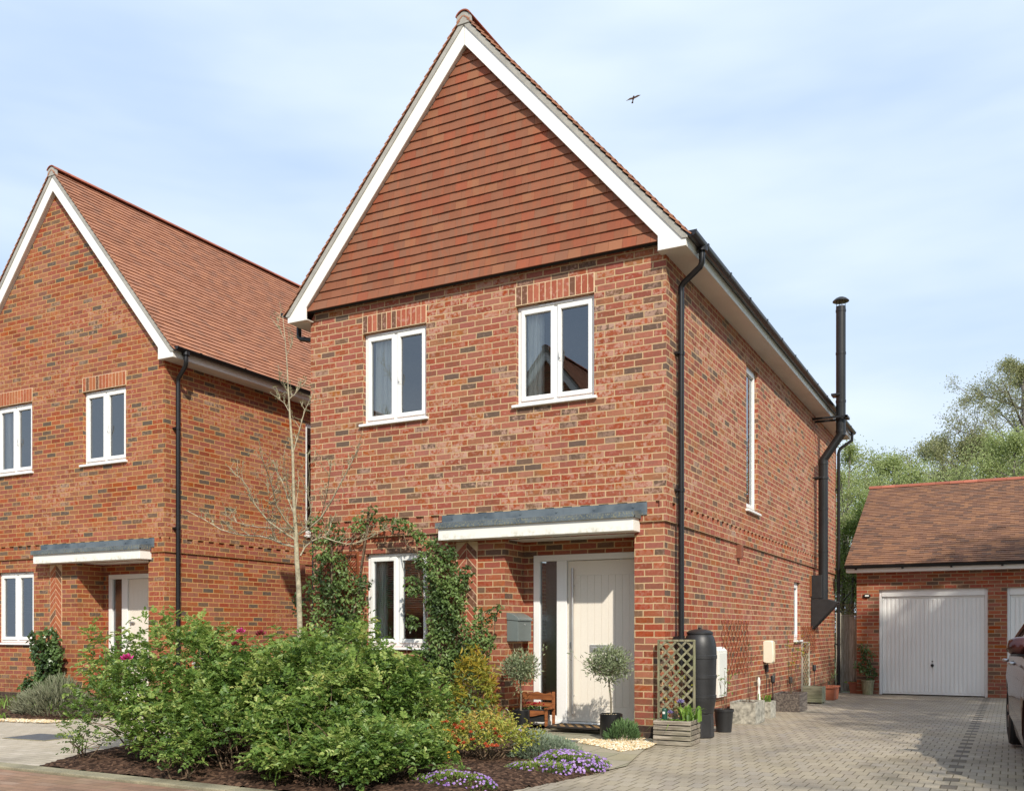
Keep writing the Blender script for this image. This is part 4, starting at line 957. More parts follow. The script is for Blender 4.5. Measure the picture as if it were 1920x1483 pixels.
# loose arching canes along the kerb in front of the bushes
r_ = np.random.default_rng(5); T = thing('bare_canes', (-2.0, -4.05, .03), 'tangle of bare woody canes lying low over the mulch behind the kerb', 'canes'); ps, rs = [], []
for i in range(26):
    a = np.array([r_.uniform(-1.9, 1.5), r_.uniform(-.15, .25), 0]); b = a+np.array([r_.uniform(-.7, .7), r_.uniform(-.3, .1), r_.uniform(.08, .55)]); m_ = (a+b)/2+np.array([0, 0, r_.uniform(.0, .2)])
    ps.append([(1-s)**2*a+2*s*(1-s)*m_+s*s*b for s in np.linspace(0, 1, 7)]); rs.append([.009*(1-.6*s) for s in np.linspace(0, 1, 7)])
stems('canes', T, M['stem'], ps, rs)
# other plants of the bed
shrub('yellow_shrub', (-1.88, -.92, .03), .25, .26, .94, 'loose yellow-green shrub with bronze tips in front of the brick pier', 'shrub', 'leaf_yellow', 130, 8, leaf=.075, rach=.07, comp=False, seed=81, wid=.26, zmin=.3, n_stem=14)
shrub('green_shrub', (-2.55, -1.35, .03), .62, .5, .78, 'dense fresh green shrub behind the roses, under the climber', 'shrub', 'leaf_rose', 230, 7, leaf=.05, comp=False, seed=83, zmin=.15, wid=.6)
shrub('green_shrub', (-3.5, -1.5, .03), .7, .6, .80, 'leafy shrub behind the roses beside the young tree', 'shrub', 'leaf_dark', 200, 7, leaf=.05, comp=False, seed=84, zmin=.1, wid=.6)
shrub('white_flowering_shrub', (-4.35, -1.75, .03), .55, .5, 1.05, 'pale flowering shrub glimpsed behind the rose bushes', 'shrub', 'leaf_rose', 110, 6, leaf=.04, comp=False, seed=85, zmin=.1, wid=.6, flowers=[((random.uniform(-.4, .4), -.45+random.uniform(-.1, .1), random.uniform(.55, 1.0)), 'fl_white', .03) for _ in range(26)])
shrub('small_shrub', (-1.72, -1.25, .03), .28, .26, .36, 'small dark green shrub between the iris swords and the watering can', 'shrub', 'leaf_dark', 90, 7, leaf=.05, comp=False, seed=87, zmin=.1, wid=.4)
tuft('iris_clump', (-1.55, -1.85, .03), 80, .56, .28, .04, 'leaf_iris', 'clump of grey-green iris swords behind the coral-flowered shrub', 'iris', seed=5, rx=.22, ry=.12, arch=.35)
mound('wallflower', (-1.50, -2.45, .03), .28, .24, .42, 900, .05, .012, 'leaf_rose', 'wallflower with a cluster of orange blooms in the bed', 'wallflower', seed=6, fl_n=70, fl_r=.016, fl_mat='fl_yellow')
shrub('berberis', (-.84, -2.48, .03), .42, .32, .40, 'low variegated shrub dotted with coral-red flowers', 'shrub', 'leaf_berb', 330, 7, leaf=.034, comp=False, seed=91, zmin=.2, wid=.55, rach=.06, flowers=[((random.uniform(-.28, .28), -.26+random.uniform(-.06, .10), random.uniform(.15, .36)), 'fl_orange', random.uniform(.020, .030)) for _ in range(32)])
mound('santolina', (-.42, -2.16, .03), .34, .32, .24, 4200, .034, .007, 'leaf_santolina', 'silvery grey-green cushion plant behind the purple flowers', 'cushion plant', seed=8)
mound('aubretia', (-.03, -2.52, .02), .36, .27, .14, 2600, .022, .008, 'leaf_rose', 'mat of purple flowers spilling onto the drive', 'aubretia', seed=9, fl_n=520, fl_r=.0125, fl_mat='fl_purple')
mound('aubretia', (-.12, -2.86, .02), .32, .20, .09, 1900, .022, .008, 'leaf_rose', 'sparse green mat with few purple flowers at the corner of the bed', 'aubretia', seed=10, fl_n=190, fl_r=.011, fl_mat='fl_purple')
mound('aubretia', (-.36, -3.80, .02), .36, .22, .12, 1500, .022, .008, 'leaf_rose', 'purple flowers at the bottom edge of the bed, nearest the road', 'aubretia', seed=12, fl_n=220, fl_r=.012, fl_mat='fl_purple')
shrub('ground_cover_rose', (-1.25, -4.28, .03), .55, .18, .30, 'sprawling low rose foliage along the kerb at the bottom of the picture', 'rose bush', 'leaf_rose', 90, 7, seed=62, group=g, zmin=.12, n_stem=18)
mound('wallflower', (-1.18, -2.85, .03), .22, .20, .40, 700, .05, .012, 'leaf_rose', 'second wallflower, yellow-orange, just left of the coral-flowered shrub', 'wallflower', seed=66, fl_n=60, fl_r=.016, fl_mat='fl_yellow')
mound('campanula', (-1.50, -.62, .02), .20, .12, .13, 500, .024, .01, 'leaf_dark', 'little lilac flowers at the foot of the black pots', 'flowers', seed=13, fl_n=40, fl_r=.014, fl_mat='fl_lilac')
mound('lavender', (-.38, -.28, .02), .19, .18, .19, 1500, .055, .005, 'leaf_lavender', 'round green lavender cushion beside the right olive pot', 'lavender', seed=14, upness=1.2)
mound('dry_lavender', (-8.35, -1.28, .03), .62, .42, .44, 3600, .10, .006, 'leaf_grey', 'dry grey-green lavender clump on the far left', 'lavender', seed=15, upness=1.0)
tuft('grass_clump', (-9.55, -.9, .03), 240, .34, .22, .012, 'leaf_grass', 'bright green grassy clump at the left edge, below the window', 'grass clump', seed=16, rx=.5, ry=.3)
tuft('grass_clump', (-8.75, -1.95, .02), 60, .16, .1, .008, 'leaf_grass', 'small grass tuft in the gravel left of the lavender', 'grass clump', seed=17, rx=.12, ry=.05)

def climber(name, loc, pts, label, mat, n_per, leaf, seed, stem_paths, wid=.6, lattice=None, cat='climber'):
    """leaves around a list of (x, y, z, r) centres on the wall, with woody stems"""
    T = thing(name, loc, label, cat); r_ = np.random.default_rng(seed); P = []
    for x, y, z, r in pts:
        n = int(n_per*(r/.2)**2); d = unit(r_.normal(size=(n, 3))); q = r_.uniform(.3, 1, n)**.5
        P.append(np.array([x, y, z])+d*np.array([r, min(r*.55, .16), r])*q[:, None])
    P = np.concatenate(P); n = len(P)
    D = unit(r_.normal(size=P.shape)*np.array([1, .5, .7])+np.array([0, -.35, -.25])); U = unit(np.array([0.1, -.9, .8])+r_.normal(size=P.shape)*.5)
    ton = np.clip(.5*r_.random(n)+.3*np.sin(P[:, 0]*9+P[:, 2]*7)+.3, 0, 1)
    foliage('foliage', T, M[mat], P, D, U, leaf*r_.uniform(.5, 1.3, n), leaf*wid, ton)
    if stem_paths: stems('stems', T, M['stem'], [q[0] for q in stem_paths], [q[1] for q in stem_paths])
    return T
def wob(a, b, n=9, s=.03, seed=0):
    r_ = np.random.default_rng(seed); a, b = np.array(a, float), np.array(b, float)
    return [a+(b-a)*t+r_.normal(size=3)*s*np.array([1, .3, 1])*math.sin(3.14*t) for t in np.linspace(0, 1, n)]
climber('climbing_rose', (-4.35, -.18, 0), [(-.1, 0, 1.95, .30), (.15, 0, 1.6, .34), (-.15, 0, 1.35, .32), (.2, 0, 1.15, .3), (-.35, 0, 1.75, .2), (-.25, .0, 2.25, .16), (-.05, 0, 2.45, .17), (.35, 0, 2.55, .14), (.52, 0, 2.68, .11), (-.35, 0, 2.6, .13), (.25, 0, .85, .3), (-.2, 0, .8, .3), (-.55, -.05, 1.45, .12), (-.62, -.05, 1.6, .09), (.42, 0, 1.8, .12)],
        'dark climbing rose between the house corner and the ground-floor window', 'leaf_dark', 150, .055, 3,
        [(wob((0, 0, 0), (-.1, 0, 2.4), seed=1), [.02]*9), (wob((.05, 0, 0), (.5, 0, 2.7), seed=2, s=.06), [.014]*9), (wob((.0, 0, .3), (-.5, 0, 1.7), seed=4), [.008]*9)])
climber('climbing_shrub', (-2.82, -.2, 0), [(.08, 0, 1.85, .27), (.17, -.02, 1.55, .28), (.0, 0, 1.55, .17), (.10, 0, 1.3, .25), (-.2, 0, 2.05, .13), (-.05, 0, 2.2, .13), (.15, 0, 2.1, .14), (-.25, 0, 2.35, .10), (-.42, 0, 2.48, .09), (-.6, 0, 2.52, .09), (-.8, 0, 2.55, .08), (.35, 0, 1.75, .13), (.1, 0, 1.0, .3), (.35, 0, .75, .28), (-.15, 0, .75, .3), (-.32, 0, 1.75, .14), (-.35, 0, 1.3, .10), (.42, 0, 1.9, .08)],
        'green climber hanging over the right half of the ground-floor window', 'leaf_dark', 290, .05, 7,
        [(wob((.05, 0, 0), (.0, 0, 2.2), seed=5), [.022]*9), (wob((.0, 0, 2.0), (-.85, 0, 2.56), seed=6), [.008]*9), (wob((.1, 0, 0), (.4, 0, 1.9), seed=7), [.010]*9), (wob((-.05, 0, .3), (-.3, 0, 2.3), seed=8), [.008]*9)])
climber('climbing_shrub', (-2.12, -.32, 0), [(.0, 0, 1.25, .13), (-.12, 0, 1.15, .17), (.12, 0, 1.38, .08), (.22, 0, 1.46, .06), (-.1, 0, .95, .2), (.08, 0, 1.05, .12), (-.28, 0, 1.3, .1), (-.05, 0, 1.42, .07), (-.1, 0, .7, .22)],
        'small climber on the brick pier between the window and the letter box', 'leaf_dark', 230, .048, 9, [(wob((0, 0, 0), (.0, 0, 1.3), seed=9), [.012]*9), (wob((0, 0, .4), (.22, 0, 1.46), seed=10), [.006]*9)])
climber('ivy', (-10.45, .10, 0), [(0, 0, 1.05, .22), (-.12, 0, .8, .26), (.1, 0, .75, .24), (.0, 0, .5, .28), (.05, 0, .25, .3), (-.15, 0, .25, .28), (-.42, 0, 1.1, .09), (-.35, 0, .95, .1), (-.48, 0, .35, .12), (-.62, 0, .25, .1)],
        'glossy ivy column on the orange brick wall between window and porch of the left house', 'leaf_ivy', 210, .062, 12, [(wob((0, 0, 0), (.0, 0, 1.2), seed=12), [.02]*9), (wob((0, 0, .2), (-.42, 0, 1.2), seed=13), [.006]*9)], wid=.85)
# lattice panel on the wall behind the climbing rose
T = thing('wall_trellis', (-4.72, -.045, 1.2), 'brown lattice trellis on the wall behind the climbing rose', 'trellis'); mb = MB()
for i in range(-9, 7):
    for s_ in (1, -1):
        a, b = (i*.085, 0.), (i*.085+1.0, 1.0)
        x0, z0 = a; x1, z1 = b
        lo = max(0, -x0); hi = min(1.0, .58-x0)
        if hi-lo < .05: continue
        p0, p1 = (x0+lo, lo), (x0+hi, hi)
        if s_ < 0: p0, p1 = (.58-p0[0], p0[1]), (.58-p1[0], p1[1])
        mb.tube([(p0[0], -.003*s_, p0[1]), (p1[0], -.003*s_, p1[1])], .006, 4)
mb.build('lattice', M['willow'], T)
fr_ = MB(); fr_.box(-.02, 0, -.012, .012, -.02, 1.02); fr_.box(.58, .60, -.012, .012, -.02, 1.02); fr_.box(0, .58, -.012, .012, 1.0, 1.02); fr_.build('frame', M['willow'], T)

# ---------------------------------------------------------------- the young bare tree
f_, hy_, yw_ = 1770.77, 1181.08, -.4869
def at(u, v, d):
    """point seen at photo pixel (u,v), d metres in front of the viewpoint (used to trace the limbs, each at its own depth)"""
    Fv = np.array([math.sin(yw_), math.cos(yw_), 0]); Rv = np.array([math.cos(yw_), -math.sin(yw_), 0])
    return np.array([3.3638, -9.9271, 1.2034])+d*(Fv+Rv*(u-960)/f_+np.array([0, 0, (hy_-v)/f_]))
base = at(562, 1366, 11.45); D0 = 11.45
T = thing('young_tree', tuple(base), 'slender young tree with bare spreading branches in front of the side gap', 'tree')
tr = [(563, 1368), (563, 1250), (562, 1170), (560, 1100), (556, 1040), (555, 1000), (552, 960), (550, 900), (549, 850), (545, 800), (541, 740), (538, 680), (534, 630), (530, 592)]
mb = MB(); k = len(tr); rad = [.040, .036, .034, .031, .029, .024, .021, .018, .016, .013, .010, .007, .005, .003]
mb.tube([at(u, v, D0)-base for u, v in tr], rad, 9); mb.build('trunk', M['bark_young'], T, smooth=True, uv=False)
BR = [([(556, 1026), (530, 1020), (510, 1011), (488, 1005), (460, 1004), (442, 1001), (415, 993), (385, 975), (350, 957)], .6, .011), ([(554, 1012), (535, 1000), (504, 978), (485, 955), (471, 936), (465, 915), (452, 897), (436, 886)], -.5, .011),
 ([(555, 990), (520, 990), (484, 988), (460, 984), (440, 978), (418, 962)], .9, .007), ([(555, 998), (535, 975), (519, 949), (511, 915), (503, 890), (496, 873), (486, 842)], -.8, .009), ([(551, 962), (540, 935), (534, 915), (527, 898), (517, 882), (513, 862)], .4, .008),
 ([(545, 925), (538, 905), (534, 880), (530, 858)], -.3, .005), ([(560, 1002), (580, 990), (601, 972), (620, 942), (634, 915), (650, 885), (662, 861), (676, 832)], -.6, .011), ([(563, 1042), (572, 1025), (585, 1014), (606, 1006), (617, 995), (622, 978)], .3, .010),
 ([(606, 1007), (630, 1015), (651, 1020), (675, 1016), (700, 1005), (735, 986)], .1, .007), ([(549, 850), (556, 826), (563, 800), (570, 775), (576, 760), (582, 752)], .3, .007), ([(541, 770), (534, 757), (526, 750), (522, 742)], .2, .004), ([(542, 748), (552, 740), (562, 727), (568, 722)], .2, .004),
 ([(540, 735), (530, 722), (524, 712)], -.2, .003), ([(556, 1003), (575, 985), (584, 960), (578, 930), (580, 890), (577, 850)], -.4, .005), ([(552, 975), (556, 940), (560, 905), (558, 880)], .5, .005), ([(601, 972), (612, 930), (618, 895), (620, 870)], -.7, .005), ([(504, 978), (512, 960), (505, 935), (500, 910)], -.6, .004), ([(535, 640), (526, 622), (520, 600)], .1, .003), ([(537, 668), (545, 650), (549, 628)], .1, .003)]
r_ = np.random.default_rng(77); ps, rs, tips = [], [], []
for pts, dz, rad in BR:
    n = len(pts); P3 = [at(u, v, D0+dz*(i/(n-1)))-base for i, (u, v) in enumerate(pts)]; ps.append(P3); rs.append([rad*1.25*(1-.70*i/(n-1)) for i in range(n)])
    tips.append(P3[-1])
    for i in range(1, n):
        for q in range(3):
            if r_.random() < .8:
                p = P3[i]*(1-r_.random()*.6)+P3[i-1]*0+P3[i]*0; tt = r_.random(); p = P3[i-1]*(1-tt)+P3[i]*tt
                dr = unit((P3[i]-P3[i-1])[None])[0]*.5+np.array([0, 0, .7])+r_.normal(size=3)*.5; dr = dr/np.linalg.norm(dr); L = r_.uniform(.06, .22)
                e = p+dr*L; ps.append([p, (p+e)/2+r_.normal(size=3)*.012, e]); rs.append([.0036, .003, .0022]); tips.append(e); tips.append((p+e)/2)
                for _ in range(2):
                    if r_.random() < .6:
                        e2 = e*.6+p*.4; e3 = e2+r_.normal(size=3)*.05+np.array([0, 0, .04]); ps.append([e2, e3]); rs.append([.0024, .0018]); tips.append(e3)
stems('branches', T, M['bark_young'], ps, rs, 5)
P = np.array(tips); P = np.repeat(P, 4, 0)+r_.normal(size=(len(P)*4, 3))*.006
foliage('leaf_buds', T, M['leaf_t4'], P, rdir(len(P))+np.array([0, 0, .6]), rdir(len(P)), .020, .010, rng.random(len(P)))

# ---------------------------------------------------------------- big trees
def tree(loc, H, cr, label, leafm, seed, n_leaf=26000, leaf=.09, trunk_r=.22, crown_lo=.3, group=None, bark='bark_tree', limbs=16, sub=9, twig=6, tight=.30, upr=.5, name='tree'):
    T = thing(name, loc, label, 'tree', group=group); r_ = np.random.default_rng(seed); ps, rs = [], []; ends = []
    k = 9; tr_ = [np.array([math.sin(i*.9+seed)*.012*H*i/k, math.cos(i*1.1+seed)*.012*H*i/k, H*.86*i/(k-1)]) for i in range(k)]
    mb = MB(); mb.tube(tr_, [trunk_r*(1-.88*i/(k-1)) for i in range(k)], 9); mb.build('trunk', M[bark], T, smooth=True, uv=False)
    for i in range(limbs):
        t = crown_lo+(1-crown_lo)*(i+.5)/limbs; j = t*(k-1); a = tr_[int(j)]*(1-j%1)+tr_[min(int(j)+1, k-1)]*(j % 1)
        az = i*2.4+r_.uniform(-.4, .4); prof = math.sin(math.pi*min(1, (t-crown_lo)/(1-crown_lo)*.8+.22))**.7
        L = cr*prof*r_.uniform(.75, 1.15); d = np.array([math.cos(az), math.sin(az), upr*r_.uniform(.5, 1.4)]); e = a+d*L; m_ = (a+e)/2+np.array([0, 0, L*.10])+r_.normal(size=3)*.05*L
        b = [(1-s)**2*a+2*s*(1-s)*m_+s*s*e for s in np.linspace(0, 1, 7)]; r0 = trunk_r*.42*(1-t*.6); ps.append(b); rs.append([r0*(1-.8*s) for s in np.linspace(0, 1, 7)])
        for q in range(sub):
            jj = r_.integers(2, 7); p = b[jj]; dd = d*.6+r_.normal(size=3)*.6+np.array([0, 0, .25]); dd /= np.linalg.norm(dd); l2 = L*r_.uniform(.25, .5); e2 = p+dd*l2; ps.append([p, (p+e2)/2+r_.normal(size=3)*.05*l2, e2]); rs.append([r0*.3, r0*.2, r0*.1])
            for w_ in range(twig):
                tt = r_.uniform(.3, 1); p2 = p*(1-tt)+e2*tt; d3 = dd+r_.normal(size=3)*.7; d3 /= np.linalg.norm(d3); e3 = p2+d3*l2*r_.uniform(.3, .6); ps.append([p2, e3]); rs.append([r0*.09, r0*.04]); ends.append((p2, e3))
    stems('branches', T, M[bark], ps, rs, 4)
    E_ = np.array(ends); idx = r_.integers(0, len(E_), n_leaf); tt = r_.uniform(.2, 1.15, (n_leaf, 1)); P = E_[idx, 0]*(1-tt)+E_[idx, 1]*tt+r_.normal(size=(n_leaf, 3))*tight
    ton = np.clip(.25*r_.random(n_leaf)+.55*r_.random(len(E_))[idx]+.15, 0, 1)
    foliage('crown', T, M[leafm], P, rdir(n_leaf)+np.array([0, 0, -.2]), unit(rdir(n_leaf)*.8+np.array([0, 0, 1.])), leaf*r_.uniform(.6, 1.3, n_leaf), leaf*.6, ton)
    return T
g = 'trees beyond the garage'
def far(u, d): p = at(u, 1181, d); return (p[0], p[1], -.3)
tree(far(1590, 27), 7.9, 1.5, 'pale birch-like tree close behind the stove flue', 'leaf_t1', 101, 13000, .055, .12, .25, g, upr=.3, tight=.12)
tree(far(1672, 34), 8.8, 2.4, 'rounded light green tree above the left end of the garage ridge', 'leaf_t1', 102, 20000, .075, .2, .2, g, tight=.2)
tree(far(1765, 38), 10.5, 2.7, 'olive-brown budding tree above the middle of the garage roof', 'leaf_t2', 103, 26000, .075, .2, .2, g, tight=.2)
tree(far(1840, 36), 10.2, 2.4, 'grey-green budding tree between the middle tree and the tall bare one', 'leaf_t2', 104, 24000, .075, .2, .2, g, tight=.2)
tree(far(1925, 37), 13.8, 3.6, 'tall sparse tree with fine bare twigs at the right edge', 'leaf_t2', 105, 46000, .065, .3, .3, g, limbs=22, sub=12, twig=9, tight=.12)
tree(far(1905, 32), 9.3, 2.5, 'lower yellow-green tree in front of the tall sparse one', 'leaf_t1', 106, 24000, .07, .16, .2, g, tight=.2)
tree(far(1640, 44), 9.6, 3.0, 'green tree farthest back behind the garage', 'leaf_t3', 107, 15000, .09, .2, .15, g, tight=.25)
tree(far(1600, 24), 4.9, 1.2, 'leafy bush behind the fence between house and garage', 'leaf_t3', 108, 13000, .05, .07, .05, g, limbs=12, sub=7, upr=.25, tight=.12, name='bush')
tree(far(1625, 24.5), 5.6, 1.4, 'taller hedge tree behind the garage verge', 'leaf_t3', 109, 13000, .055, .09, .08, g, upr=.25, tight=.14)
tree(far(1580, 25), 6.6, 1.3, 'slim green tree behind the rear downpipe', 'leaf_t1', 110, 11000, .05, .09, .08, g, upr=.3, tight=.12)
# garden trees right of the frame: they shade the garage and the far part of the drive
g = 'shade trees right of the drive'
tree((12.6, 1.0, -.1), 14.8, 3.6, 'tall garden tree right of the drive whose shade falls on the garage doors', 'leaf_t3', 121, 17000, .22, .28, .34, g, tight=.35)
tree((10.3, -7.4, -.05), 7.6, 2.2, 'smaller garden tree nearest the road, dappling the drive beside the car', 'leaf_t3', 122, 9000, .15, .18, .4, g, tight=.3)
tree((9.5, -3.3, -.05), 8.8, 2.4, 'garden tree shading the car', 'leaf_t3', 123, 9500, .15, .2, .35, g, tight=.3)
tree((8.5, 1.0, -.05), 8.0, 2.5, 'garden tree shading the far half of the drive', 'leaf_t3', 124, 9500, .15, .2, .35, g, tight=.3)
# ---------------------------------------------------------------- things by the door
def lolly_olive(loc, pr, ph, hs, cr, seed, label, lean=0.0):
    T = thing('olive_tree', loc, label, 'potted tree', group='olive trees in black pots by the door'); r_ = np.random.default_rng(seed)
    p = MB(); p.lathe([(pr*.93, 0), (pr, .02), (pr, ph), (pr-.008, ph+.004), (pr-.012, ph-.03), (0, ph-.03)], n=32); auto_smooth(p.build('pot', M['black'], T), 40)
    s = MB(); 
    for i in range(60):
        a, q = r_.uniform(0, 6.28), pr*.85*r_.random()**.5; s.lathe([(.0, .012), (.012, .006), (.0, -.004)], (q*math.cos(a), q*math.sin(a), ph-.02), 5)
    s.build('pebbles', M['gravel'], T)
    mb = MB(); tr_ = [(0, 0, ph-.03), (lean*.3+.004, 0, ph+(hs-ph)*.4), (lean*.6-.004, 0, ph+(hs-ph)*.75), (lean, 0, hs)]; mb.tube(tr_, [.012, .011, .010, .010], 8, caps=False)
    top = np.array([lean, 0, hs]); C = top+np.array([0, 0, cr*.62]); ps = []; ends = []
    for i in range(16):
        d = rdir(1)[0]; d[2] = abs(d[2])*.9+.12; d /= np.linalg.norm(d); e = top+d*cr*r_.uniform(.9, 1.5); m_ = (top+e)/2+r_.normal(size=3)*.02; mb.tube([top, m_, e], [.006, .0035, .0012], 5, caps=False); ends += [m_, e, (m_+e)/2]
        for _ in range(3): e2 = (m_+e)/2+r_.normal(size=3)*cr*.35; mb.tube([m_, e2], [.0025, .001], 4, caps=False); ends.append(e2)
    mb.build('trunk', M['bark'], T, smooth=True, uv=False)
    n = 1500; d = unit(r_.normal(size=(n, 3))); P = C+d*cr*np.array([1, 1, .92])*(r_.random((n, 1))**.45)*lump(d, seed, .16)[:, None]
    k = 40; E = np.array(ends); P2 = E[r_.integers(0, len(E), 420)]+r_.normal(size=(420, 3))*.03; P = np.concatenate([P, P2])
    D = unit((P-C)*2+np.array([0, 0, .3])+r_.normal(size=P.shape)*.35)
    foliage('crown', T, M['leaf_olive'], P, D, rdir(len(P)), .046*r_.uniform(.6, 1.2, len(P)), .013, r_.random(len(P)), fold=.1)
    return T
lolly_olive((-1.66, -.22, .045), .105, .235, .60, .20, 3, 'potted olive tree in front of the little bench, under the letter box')
lolly_olive((-.53, -.24, .035), .125, .25, .66, .225, 5, 'potted olive tree in front of the cream door, beside the lavender', lean=-.03)
# letter box on the porch reveal
T = thing('letter_box', (-1.99, .05, 1.07), 'grey curved-lid letter box fixed to the brick beside the front door', 'letter box')
b = MB(); prof = [(0, 0), (.155, 0), (.155, .235), (.150, .255), (.0, .255)]
b.prism(prof, 0, .35); b.build('box', M['grey_box'], T, bevel=.006)
l = MB(); lid = [(0, .26), (.168, .245), (.168, .262), (.15, .285), (.11, .31), (.06, .335), (0, .345)]; l.prism(lid, -.008, .358); auto_smooth(l.build('lid', M['grey_box'], T, bevel=.003), 30)
k = MB(); k.tube([(.155, .175, .20), (.162, .175, .20)], .010, 12); k.build('lock', M['steel'], T)
# bench shaped planter
T = thing('bench_planter', (-1.95, .10, .065), 'miniature orange wooden bench holding a black liner, in the porch corner', 'bench planter')
w_ = .47; d_ = .23
lg = [(0, 0), (w_-.03, 0), (0, d_-.03), (w_-.03, d_-.03)]
for x, y in lg[:2]: MB().box(x, x+.03, y, y+.03, 0, .20).build('leg', M['wood_orange'], T, bevel=.003)
for x, y in lg[2:]: MB().box(x, x+.03, y, y+.03, 0, .40).build('leg', M['wood_orange'], T, bevel=.003)
b = MB(); n = 16; b.prism([(.03, .30)]+[(.03+(w_-.06)*i/n, .30) for i in (n,)]+[(w_-.03, .36)]+[(.03+(w_-.06)*(1-i/n), .385+.012*math.cos(math.pi*4*i/n)) for i in range(1, n)]+[(.03, .36)], d_-.025, d_-.010); b.box(.0301, w_-.0301, d_-.025, d_-.012, .22, .27); b.build('backrest', M['wood_orange'], T, bevel=.002)
b = MB(); b.prism([(.0301, .165+.015*math.sin(9.4*i/n) if False else .165) for i in (0,)]+[(.03+(w_-.06)*i/n, .128+.018*math.cos(2*math.pi*i/n)) for i in range(0, n+1)]+[(w_-.0301, .185), (.0301, .185)], .006, .02); b.build('front_apron', M['wood_orange'], T, bevel=.002)
b = MB(); b.box(-.012, .030, -.015, d_-.031, .2005, .222); b.box(w_-.030, w_+.012, -.015, d_-.031, .2005, .222); b.build('armrest', M['wood_orange'], T, bevel=.004)
b = MB(); b.prism([(.06, .05), (w_-.06, .05), (w_-.035, .19), (.035, .19)], .03, d_-.05); b.build('liner', M['black_matt'], T, bevel=.01)
T = thing('cyclamen', (-1.71, .20, .245), 'small red cyclamen growing in the bench planter', 'flowers'); r_ = np.random.default_rng(8)
P = r_.normal(size=(60, 3))*np.array([.07, .03, .008])+np.array([0, 0, .03]); foliage('leaves', T, M['leaf_dark'], P, rdir(60)*np.array([1, 1, .3]), np.tile([0, 0, 1.], (60, 1)), .035, .03, rng.random(60))
for i in range(14): rose(T, (r_.normal()*.055+.03, r_.normal()*.02-.02, .065+r_.random()*.03), 'fl_red', .017)
T = thing('watering_can', (-1.83, -.26, .05), 'small dark metal can with a thin wire handle left of the olive pot', 'can')
b = MB(); b.lathe([(.045, 0), (.05, .005), (.055, .12), (.05, .125), (.045, .11), (0, .11)], n=20); auto_smooth(b.build('can', M['black_matt'], T))
b = MB(); b.tube([(.05*math.cos(a), 0, .12+.12*math.sin(a)) for a in np.linspace(0, math.pi, 12)], .003, 5); b.build('handle', M['steel'], T)
# door mat, drain plates
m_, t_ = newmat('door_mat'); ob = t_.n('ShaderNodeTexCoord').outputs['Object']; sx_ = t_.n('ShaderNodeSeparateXYZ', {0: ob})
wv = t_.m('LESS_THAN', t_.m('FRACT', t_.m('MULTIPLY', t_.m('ADD', sx_.outputs[0], t_.m('MULTIPLY', sx_.outputs[1], .6)), 9)), .45); bd = t_.m('GREATER_THAN', t_.m('MAXIMUM', t_.m('DIVIDE', t_.m('ABSOLUTE', sx_.outputs[0]), .36), t_.m('DIVIDE', t_.m('ABSOLUTE', sx_.outputs[1]), .19)), .84)
finish(m_, t_, t_.mix(t_.m('MAXIMUM', wv, bd), lin('#9a7a50'), lin('#2c2723')), .95, t_.noise(ob, 220, 2), 1, .006); M['mat'] = m_
o = MB().box(-.36, .36, -.19, .19, 0, .022).build('doormat', M['mat'], bevel=.004); o.location = (-1.10, .235, .063); tag(o, 'coir doormat with a dark pattern in front of the cream door', 'doormat')
M['iron'] = plain('drain_iron', lin('#5c6166'), .6, .12, 20, bump=.5, metal=.2)
for loc, sx_, sy_, lb_ in (((-.90, -.80, .022), .34, .24, 'dark drain plate set in the flags between the door and the gravel'), ((-6.25, -3.03, .004), .62, .46, 'large grey drain plate set in the pale paving on the left')):
    T = thing('drain_cover', loc, lb_, 'drain cover', rz=R(4)); MB().box(-sx_/2, sx_/2, -sy_/2, sy_/2, -.01, .006).build('cover', M['iron'], T, bevel=.002)
    f_r = MB(); e = .018; f_r.box(-sx_/2-e, sx_/2+e, -sy_/2-e, -sy_/2-.003, -.01, .004); f_r.box(-sx_/2-e, sx_/2+e, sy_/2+.003, sy_/2+e, -.01, .004); f_r.box(-sx_/2-e, -sx_/2-.003, -sy_/2, sy_/2, -.01, .004); f_r.box(sx_/2+.003, sx_/2+e, -sy_/2, sy_/2, -.01, .004); f_r.build('frame', M['kerb'], T)
